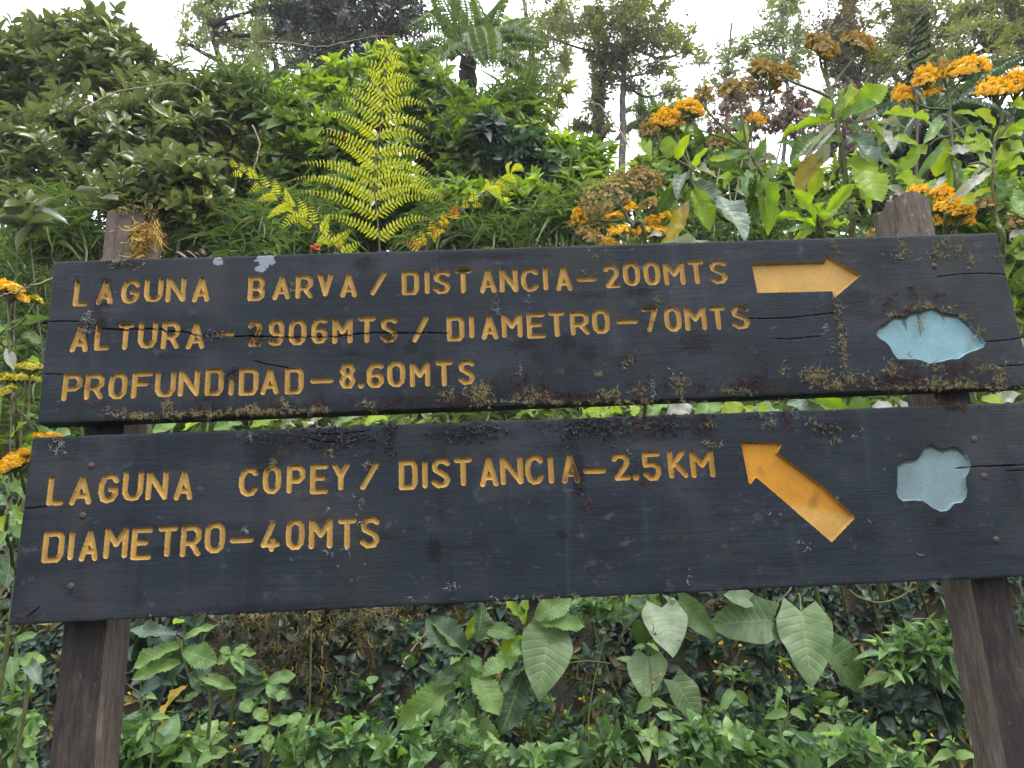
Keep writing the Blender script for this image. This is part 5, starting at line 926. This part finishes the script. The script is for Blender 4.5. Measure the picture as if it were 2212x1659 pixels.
# red flower
o = thing('red_flower', foot(683, .9), 'small red flower head low beside the leaning frond', 'flower'); mb = MB(); stem(mb, [foot(683, .9), at(690, 640, .9), at(683, 545, .9)], .002, .0015, 0, 6, 5); mb.build('stem', G['stem'], o)
mb = MB(); c = at(683, 535, .9); d = unit(rdir(12)*[1, .5, 1] + np.array([0, -.35, .1])); inst(mb, T_PIN, np.repeat(c[None], 12, 0), basis(d, rdir(12), .019, .0075), 0, rng.uniform(0, 1, 12)); mb.build('petals', G['fl_r'], o)
# wilted pale leaf at the right edge
o = thing('wilted_leaf', foot(2200, .3), 'pale lilac wilted leaf hanging at the right edge', 'leaf'); big_leaf(o, (2212+20, 492), (2182, 503), 30, leaf_mat('wilted_lilac_leaf', [(0, (.42, .38, .42)), (1, (.5, .45, .48))], .2), .3, 0, face=(0, -.5, .8), name='blade')

# ------------------------------------------------------------------ under the planks
HG = 'large heart leaves below the lower plank'
ho = thing('heart_leaf_plant', foot(1300, 1.15), 'heart leaved plant whose single big leaf hangs below the middle of the plank', 'plant')
big_leaf(ho, b6(1415,345), b6(1360,752), 335*.3418, G['heart'], .92, -.10, T_HEART[0], 1, .55, (.15, -.9, .35))
mb = MB(); stem(mb, [foot(1200, 1.15), at(*b6(1275,900), 1.0), at(*b6(1330,560), .98), at(*b6(1415,345), .92)], .004, .0025, 0, 7, 6); stem(mb, [at(*b6(1800,560), 1.0), at(*b6(1640,545), .98), at(*b6(1500,565), .95)], .003, .002, 0, 7, 6); mb.build('stem', G['stem'], ho)
ho = thing('heart_leaf_plant', foot(1540, 1.2), 'heart leaved plant with a whitish leaf and three darker ones on its left and below', 'plant')
for i, (a, b, w, v, dy) in enumerate((((205,250),(265,492),262,1.0,-.1),((300,212),(522,432),150,.5,-.02),((130,525),(110,735),235,.55,-.08),((275,655),(437,890),215,.35,-.02),((85,330),(110,480),120,.2,.05),((150,430),(180,560),70,.4,0))):
    big_leaf(ho, b7(*a), b7(*b), w*.95*.3896, G['heart'], .95, dy, T_HEART[i % 3], i, v, (rng.normal(0, .2), -.9, .3 if i else .55))
mb = MB(); f0 = foot(1500, 1.2)
for a in ((205,250),(300,212),(130,525),(275,655)): stem(mb, [f0, at(*b7(180, 760), 1.08), at(*b7(a[0]-10, a[1]+60), 1.03), at(*b7(*a), .95)], .004, .002, 0, 6, 6)
mb.build('stem', G['stem'], ho)
ho = thing('heart_leaf_plant', foot(1720, 1.2), 'heart leaved plant with a big holed leaf and one leaf pointing left', 'plant')
for i, (a, b, w, v, dy) in enumerate((((975,272),(1047,655),310,.5,-.12),((815,318),(470,335),290,.15,.0),((1125,470),(1385,725),265,.2,.04),((690,205),(560,175),120,.8,-.02),((1080,270),(1140,300),80,.2,.05))):
    big_leaf(ho, b7(*a), b7(*b), w*.95*.3896, G['heart'], .98, dy, T_HEART[(i+1) % 3], i+9, v, (rng.normal(0, .15), -.9, .35))
mb = MB()
for a, q in (((975,272),(960,180)),((815,318),(830,220)),((1125,470),(1080,300))): stem(mb, [foot(1720, 1.25), at(*b7(900, 420), 1.2), at(*b7(*q), 1.08), at(*b7(*a), .98)], .005, .0025, 0, 7, 6)
stem(mb, [at(*b7(700,190), 1.0), at(*b7(740,215), 1.0), at(*b7(790,260), 1.02), at(*b7(900,170), 1.06), at(*b7(930,120), 1.08)], .0025, .002, 0, 7, 6); mb.build('stem', G['stem'], ho)
def leafy(label, node_px, Y, stems, leaves, conv, name='toothed_herb', cat='plant', group='toothed leaved plants below the lower plank', rs=.0045):
    o = thing(name, foot(node_px[0], Y+.1), label, cat, group); mb = MB()
    for st in stems: stem(mb, [foot(conv(*st[0])[0], Y+.1)] + [at(*conv(*p), Y) for p in st], rs, rs*.6, 0, 7, 6)
    s = conv(1, 0)[0]-conv(0, 0)[0]
    for i, (a, b, w, k) in enumerate(leaves):
        A, B = conv(*a), conv(*b); upw = B[1] < A[1]; t = leaf_tpl(24, P_SE, .2, .18, 5, .10, .10, i+int(a[0]))
        big_leaf(o, A, B, w*s, G['big_'+k], Y, rng.uniform(-.10, .02) if not upw else .02, t, i, rng.uniform(.2, .9), (rng.normal(0, .3), -.85, .5))
    mb.build('stem', G['stem'], o); return o
leafy('toothed plant in the middle, rosette of long drooping leaves below the plank', b6(910,520), .85, [[(960,900),(930,700),(912,520)]],
  [((890,500),(640,255),200,'shade'),((880,490),(680,270),90,'mid'),((955,420),(1022,168),150,'shade'),((900,410),(958,248),65,'bright'),((905,520),(880,705),150,'mid'),((940,520),(985,590),70,'mid'),((870,520),(795,540),60,'mid'),((940,620),(1108,855),185,'mid'),((800,665),(465,975),200,'mid'),((905,785),(898,1125),225,'mid'),((1010,900),(1062,1212),140,'mid'),((830,800),(745,925),110,'shade'),((820,700),(700,790),90,'shade'),((860,620),(640,690),100,'shade'),((900,560),(720,640),120,'shade')], b6)
leafy('toothed plant with two upright yellow leaves right under the plank', b6(1270,330), .9, [[(1275,900),(1268,500),(1265,320)]],
  [((1255,312),(1140,130),60,'bright'),((1258,312),(1262,120),62,'bright'),((1330,275),(1560,130),165,'mid'),((1375,305),(1655,300),120,'mid'),((1200,385),(1008,325),120,'mid'),((1285,395),(1075,545),150,'bright'),((1200,530),(1000,600),130,'mid'),((1250,620),(1125,985),190,'shade'),((1290,300),(1200,180),60,'shade'),((1270,420),(1180,500),90,'mid'),((1240,560),(1120,700),110,'shade')], b6)
leafy('toothed plant on a long stem with holed pale leaves beside the left post', b5(1150,420), .75, [[(1330,860),(1220,690),(1160,520),(1145,420)]],
  [((1110,380),(785,322),95,'teal'),((1100,310),(1160,270),80,'bright'),((1140,440),(808,568),115,'mid'),((1160,480),(1372,545),165,'mid'),((1170,400),(1352,305),60,'mid'),((1140,548),(815,645),95,'mid'),((1200,640),(1350,725),110,'shade'),((1185,700),(988,865),55,'ochre'),((1165,800),(1250,735),60,'mid'),((1090,500),(975,535),70,'mid'),((1250,640),(1480,700),80,'mid'),((1130,600),(1060,720),70,'shade')], b5)
leafy('small toothed plant with leaves spreading flat under hanging moss', b5(1460,500), .9, [[(1480,760),(1465,620),(1460,500)]],
  [((1465,492),(1625,485),60,'mid'),((1455,500),(1390,450),60,'mid'),((1470,510),(1535,600),70,'mid'),((1450,510),(1370,560),60,'mid'),((1475,500),(1560,430),50,'mid'),((1480,530),(1640,600),70,'shade')], b5)
leafy('toothed plant with wide dark leaves in the shade left of centre', b5(1680,680), .85, [[(1700,900),(1690,780),(1680,680)]],
  [((1690,670),(1478,648),80,'shade'),((1690,680),(1868,618),90,'mid'),((1700,690),(1742,775),75,'mid'),((1680,690),(1515,770),110,'shade'),((1680,700),(1560,640),70,'shade'),((1690,660),(1640,610),50,'bright'),((1710,720),(1830,760),80,'shade')], b5)
leafy('bright toothed seedling near the foot of the bank left of centre', b5(1700,950), .7, [[(1700,1150),(1705,1050),(1700,950)]],
  [((1690,920),(1598,838),80,'mid'),((1700,940),(1848,900),70,'mid'),((1830,965),(1895,862),85,'mid'),((1690,960),(1535,1055),100,'mid'),((1700,1000),(1690,1105),75,'mid'),((1690,900),(1650,850),50,'bright'),((1760,800),(1790,720),60,'mid'),((1590,860),(1520,790),90,'mid')], b5)
leafy('toothed leaves at the left edge beside the lower plank end', l5(60,700), .35, [[(150,1100),(100,700),(60,500)]],
  [((60,640),(-60,560),90,'mid'),((80,690),(190,780),90,'mid'),((70,760),(-30,830),90,'bright'),((60,820),(30,960),80,'mid'),((90,900),(-40,1000),110,'mid'),((80,1000),(60,1180),110,'shade'),((100,1080),(20,1240),120,'shade'),((60,560),(150,480),70,'mid')], l5)
leafy('pale toothed leaves low at the left edge beside the left post', b5(80,420), .5, [[(150,900),(120,600),(90,400)]],
  [((90,420),(232,362),60,'mid'),((60,440),(-60,470),70,'mid'),((120,560),(290,520),110,'mid'),((100,600),(-20,600),110,'mid'),((180,560),(240,640),90,'teal'),((80,520),(60,640),100,'mid'),((60,260),(-40,330),130,'shade')], b5)
# leaves seen in the slot between the planks
for lab, conv_pts in (('broad bright leaves seen through the slot between the planks', [((2330*.54,1640*.54),(2420*.54,1650*.54),60,'bright'),((2480*.54,1650*.54),(2390*.54,1640*.54),50,'bright'),((1250,905),(1345,880),42,'bright'),((1370,905),(1360,862),36,'bright'),((1400,900),(1450,862),34,'mid'),((1440,905),(1490,868),50,'grey'),((1500,900),(1560,868),44,'mid'),((1560,905),(1600,865),40,'bright'),((1610,880),(1660,905),44,'bright'),((1120,905),(1145,870),40,'mid'),((1150,900),(1180,872),34,'mid')]),
  ('toothed pale leaves in the slot near the right post', [((1700,905),(1640,870),50,'mid'),((1700,868),(1810,905),60,'teal'),((1740,860),(1860,895),36,'bright'),((1830,900),(1880,862),44,'mid'),((1890,905),(1930,862),60,'gy'),((1930,862),(1985,900),50,'teal'),((1990,865),(1970,905),40,'bright'),((2120,862),(2190,875),44,'bright'),((2200,850),(2140,870),40,'grey'),((1770,890),(1720,905),50,'ochre')]),
  ('fern like and small leaves in the slot near the left post', [((330,935),(380,905),30,'mid'),((400,930),(440,900),34,'bright'),((460,930),(520,905),30,'mid'),((540,925),(600,900),30,'bright'),((610,925),(640,890),36,'teal'),((660,925),(700,892),40,'grey'),((720,920),(770,890),34,'mid'),((790,920),(840,892),34,'bright'),((150,940),(60,950),60,'mid')])):
    p0 = conv_pts[0][0]; o = thing('slot_herb', foot(p0[0], 1.3), lab, 'plant', 'plants seen in the slot between the planks'); mb = MB()
    for i, (a, b, w, k) in enumerate(conv_pts):
        k = 'grey' if k == 'gy' else k; big_leaf(o, a, b, w, G['big_'+k], .55, rng.uniform(-.1, .1), None, i, rng.uniform(.2, .9))
    for i in range(4): p = conv_pts[int(rng.integers(len(conv_pts)))][0]; stem(mb, [foot(p[0], 1.3), at(p[0]+10, 1100, 1.0), at(p[0], p[1], .55)], .004, .002, 0, 6, 5)
    mb.build('stem', G['stem'], o)
# small weeds with tiny yellow flowers
def weed(label, conv, Y, stalk, pairs, flowers):
    o = thing('yellow_flowered_weed', foot(conv(*stalk[0])[0], Y), label, 'weed', 'small yellow flowered weeds'); mb = MB(); s = conv(1, 0)[0]-conv(0, 0)[0]
    stem(mb, [foot(conv(*stalk[0])[0], Y)] + [at(*conv(*p), Y) for p in stalk], .0022, .0012, 0, 7, 5)
    for a, b in flowers: stem(mb, [at(*conv(*b), Y), at(*conv((a[0]+b[0])/2+6, (a[1]+b[1])/2), Y), at(*conv(*a), Y)], .0011, .0007, 0, 4, 4)
    mb.build('stem', G['stem'], o)
    for i, (a, b, w) in enumerate(pairs): big_leaf(o, conv(*a), conv(*b), w*s, G['big_mid'], Y, rng.uniform(-.06, .02), leaf_tpl(10, P_OV, .25, .25, 3, .05, .05, i), i, rng.uniform(.2, 1))
    for f in flowers:
        c = at(*conv(*f[0]), Y-.003)[None] + rng.normal(0, .0012, (4, 3)); d = unit(rdir(4) + np.array([0, -.8, .5])); mb = MB(); inst(mb, T_FLO, c, basis(d, rdir(4), .0036, .0034), 0, rng.uniform(0, 1, 4)); mb.build('flower', G['fl_w'], o)
weed('weed with a tall flower spike below the big holed heart leaf', b7, .72, [(920,1040),(905,840),(900,680),(862,560)], [((900,835),(772,852),60),((915,830),(1030,862),60),((895,690),(915,705),40),((860,690),(840,800),30)], [((860,550),(870,590)),((905,575),(885,610)),((910,635),(895,660)),((860,600),(885,650))])
weed('weed with branching flower stalks below the leaf pointing left', b7, .78, [(605,1000),(600,720),(598,580)], [((600,715),(530,805),60),((605,715),(705,800),60),((598,580),(530,600),24),((600,580),(660,600),24)], [((540,450),(560,540)),((530,455),(560,540)),((640,460),(610,540)),((500,550),(580,590)),((665,548),(620,590))])
weed('dry topped weed standing right of centre in the dark hollow', b6, .8, [(1720,1200),(1710,950),(1740,760)], [((1715,900),(1800,980),50),((1710,950),(1640,1010),50)], [((1610,785),(1690,860)),((1635,785),(1700,850)),((1675,970),(1710,960)),((1760,740),(1740,780))])
weed('weed over the lower left heart leaf', b7, .75, [(150,1000),(150,700),(125,480)], [((110,460),(40,470),30),((120,455),(190,475),30),((150,760),(60,830),70),((150,770),(230,790),50)], [((92,472),(120,500)),((195,622),(150,660)),((150,662),(150,690)),((155,340),(150,400))])
weed('weed with scattered flowers near the left post', b5, .62, [(960,1150),(960,980),(930,780)], [((960,930),(845,1035),70),((960,900),(1060,890),50),((935,760),(975,770),40)], [((822,752),(900,800)),((765,775),(900,810)),((745,650),(920,780)),((1020,930),(960,960))])
weed('weed with scattered flowers at the foot of the bank left of centre', b5, .6, [(1350,1300),(1340,1150),(1330,1050)], [((1340,1130),(1250,1190),70),((1345,1130),(1440,1110),80),((1340,1060),(1420,1000),60)], [((1480,942),(1400,1010)),((1370,1018),(1345,1060)),((1305,1112),(1335,1140)),((1352,1158),(1340,1180)),((1480,1112),(1400,1130)),((1190,1015),(1320,1080))])
weed('leafy weed near the right post low down', b7, .7, [(1150,1100),(1150,900),(1145,830)], [((1140,830),(1095,815),50),((1150,830),(1210,860),50),((1150,900),(1240,985),90),((1150,910),(1020,985),80),((1145,850),(1170,800),40)], [((1335,820),(1250,880)),((1060,850),(1110,880))])
weed('pale weed sprig at the foot of the right post', b7, .5, [(1850,1200),(1840,1080),(1810,1000)], [((1810,1010),(1765,1000),40),((1815,1005),(1850,975),40),((1820,1060),(1720,1075),60),((1830,1080),(1950,1060),70),((1815,1000),(1805,960),40)], [((1700,960),(1760,1020))])
# leafy sprays right under the plank
def spray(label, px, Y, blobs, leaf, mat='herb', k=6, tpl=T_OV, asp=.6, dens=1.0, up=.35): shrub('leafy_spray', label, 'plant', px, Y, blobs, G[mat], G['stem'], tpl, k, leaf*.72, asp, up, (40, 100), .003, 'leafy sprays below the lower plank', dens*1.15, .3, .5)
spray('leafy spray with drooping pointed leaves left of the right post', 1960, .95, [(1990,1390,60,50,12),(2030,1430,50,50,10),(1940,1420,50,40,7),(2060,1370,40,40,8)], 62, asp=.34)
spray('dark leafy spray below the pointed leaves by the right post', 1980, 1.0, [(1980,1500,70,50,14),(2040,1530,50,50,12),(1920,1530,50,40,8)], 46, 'herbd')
spray('leafy spray tucked under the plank right of the middle', 1330, 1.05, [(1320,1310,60,28,12),(1380,1300,40,24,8),(1270,1300,40,24,8),(1450,1330,40,30,7)], 34, 'herb')
spray('mass of low leaves right of the left post foot', 330, .75, [(300,1580,80,50,22),(380,1620,80,50,22),(270,1640,60,40,14)], 50)
spray('mass of low leaves below the middle of the sign', 800, .62, [(740,1600,80,40,18),(850,1620,80,40,18),(660,1620,70,50,16)], 46)
spray('mass of low leaves below the big heart leaf', 1260, .7, [(1230,1630,90,30,18),(1340,1600,60,40,12),(1150,1640,60,24,10)], 42)
spray('mass of low leaves right of centre at the bottom edge', 1600, .62, [(1560,1610,80,50,20),(1650,1630,80,40,20),(1470,1600,70,50,16)], 48)
spray('mass of low leaves left of the right post foot', 1880, .6, [(1780,1630,80,40,16),(1880,1600,70,40,14),(1960,1640,60,40,12)], 42)
spray('weedy low leaves at the bottom left corner', 30, .6, [(20,1590,70,70,24),(40,1480,50,40,8)], 40)
spray('fine leaved cluster low in the centre hollow', 980, .75, [(960,1580,60,40,14),(1040,1620,60,30,12)], 34)
spray('dark hanging leaves under the plank by the left post', 300, 1.0, [(300,1390,40,60,10),(360,1450,60,50,10)], 50, 'herbd')
# mossy roots and hanging moss in the bank face
ro = thing('mossy_roots', foot(640, 1.3), 'tangle of mossy roots hanging in the bank face below the lower plank', 'roots'); mb, ms_ = MB(), MB()
for pts, r in (([(500,1290),(520,1350),(545,1420),(600,1460)], .010), ([(560,1290),(565,1350),(560,1420),(540,1480)], .012), ([(610,1290),(640,1350),(700,1420),(730,1500),(790,1560)], .014), ([(650,1290),(620,1340),(590,1400)], .009), ([(720,1290),(690,1340),(640,1390),(610,1450)], .012), ([(760,1310),(700,1340),(660,1400),(650,1470)], .011), ([(500,1420),(580,1400),(660,1400)], .006), ([(520,1330),(600,1360),(700,1350)], .005), ([(470,1300),(480,1380),(470,1440)], .009), ([(800,1310),(780,1360),(800,1420),(790,1500)], .006), ([(840,1390),(830,1450),(815,1520)], .005), ([(900,1300),(820,1320),(740,1350)], .012), ([(1500,1320),(1560,1300),(1620,1310)], .01)):
    p = smooth_path([at(x, y, 1.22 + rng.uniform(-.05, .08)) for x, y in pts], 8); p += rng.normal(0, r*.3, p.shape); tubes(mb, p[None], np.linspace(r, r*.6, len(p))[None]*rng.uniform(.8, 1.2, (1, len(p))), 0, 7)
    q = np.repeat(p, 11, 0) + rng.normal(0, r*.7, (len(p)*11, 3)); filaments(ms_, q, np.array([0, -.5, -.5]), rng.uniform(.008, .024, len(q)), .0014, 3, .8, 0, np.clip(rng.normal(.45, .25, len(q)), 0, 1))
for (x, y, rx, ry, n) in ((700,1350,60,40,420),(660,1440,60,50,420),(840,1320,80,20,420),(730,1460,40,50,240),(560,1330,50,30,200),(1280,1440,50,30,240),(1260,1490,40,30,160),(800,1370,40,50,200),(1560,1330,40,20,120),(500,1340,40,30,120)):
    n = n//8; a = rng.normal(0, .5, (n, 2)); q = at(x+a[:, 0]*rx, y+a[:, 1]*ry, 1.2+rng.normal(0, .05, n)); filaments(ms_, q, np.array([0, -.4, -.8]), rng.uniform(.02, .06, n), .0018, 4, .5, 0, np.clip(rng.normal(.45, .28, n), 0, 1))
mb.build('root', G['barkdark'], ro); tag(ms_.build('moss', G['moss_y'], ro), kind='stuff')
o = thing('vine_tendril', foot(1900, 1.1), 'pale bare tendril looping under the plank near the right post', 'vine'); mb = MB(); stem(mb, [at(*b7(x, y), .8) for x, y in ((1240,150),(1290,190),(1390,222),(1480,210),(1560,170),(1590,110))], .0028, .002, 0, 8, 6); stem(mb, [at(*b7(x, y), .85) for x, y in ((1585,318),(1650,312),(1720,330),(1755,370),(1750,410))], .0024, .0016, 0, 8, 6); mb.build('stem', G['stem'], o)

# ------------------------------------------------------------------ uncountable undergrowth
def cover(name, n, xr, yr, hr, tpl, k, leaf, asp, mat, label, up=.8, ang=(35, 95), face=0.):
    mb = MB(); x = rng.uniform(*xr, n); y = rng.uniform(*yr, n); z = terr(x, y) + rng.uniform(*hr, n)
    clusters(mb, np.stack([x, y, z], 1), unit(rdir(n)*.5 + np.array([0, -face, up])), tpl, k, leaf, asp, ang); tag(mb.build(name, mat), label, kind='stuff')
cover('ground_cover', 2600, (-2.2, 3.6), (.45, 1.25), (0, .20), T_OV, 6, .024, .62, G['herb'], 'carpet of small leaved herbs at the foot of the bank')
cover('bank_foliage', 5600, (-2.6, 4.4), (1.12, 1.55), (0, .10), T_OV, 6, .034, .6, G['herbd'], 'shade tinted leaves and moss covering the steep bank face', .35, (40, 100), .7)
cover('leaf_litter', 1500, (-2.2, 2.2), (1.1, 1.6), (0, .08), T_LA, 5, .04, .35, G['litter'], 'mossy litter caught on the bank face', .2, (40, 100), .6)
cover('undergrowth', 7000, (-4.5, 7.0), (1.4, 4.8), (0, .45), T_OV, 7, .045, .45, G['vine'], 'tangled undergrowth over the upper bank', .6, (30, 95), .3)
cover('rough_grass', 3000, (-4.5, 7.0), (1.4, 4.8), (.05, .4), T_GR, 7, .13, .08, G['grass'], 'rough bamboo grass over the upper bank', .8, (30, 95), .3)

# ------------------------------------------------------------------ thin cloud forest mist
hb = MB(); e = 205.0; z0, z1 = -1.2, 14.0
hb.add([(-e,-e,z0),(e,-e,z0),(e,e,z0),(-e,e,z0),(-e,-e,z1),(e,-e,z1),(e,e,z1),(-e,e,z1)], [(0,3,2,1),(4,5,6,7),(0,1,5,4),(1,2,6,5),(2,3,7,6),(3,0,4,7)])
hm, ht, ho_ = new_mat('mist'); pv = N(ht, 'ShaderNodeVolumePrincipled'); pv.inputs['Color'].default_value = (.9, .95, 1, 1); pv.inputs['Density'].default_value = .0025; ht.links.new(pv.outputs[0], ho_.inputs['Volume'])
tag(hb.build('haze', hm, smooth=False), 'thin white mist between the trees', kind='stuff')
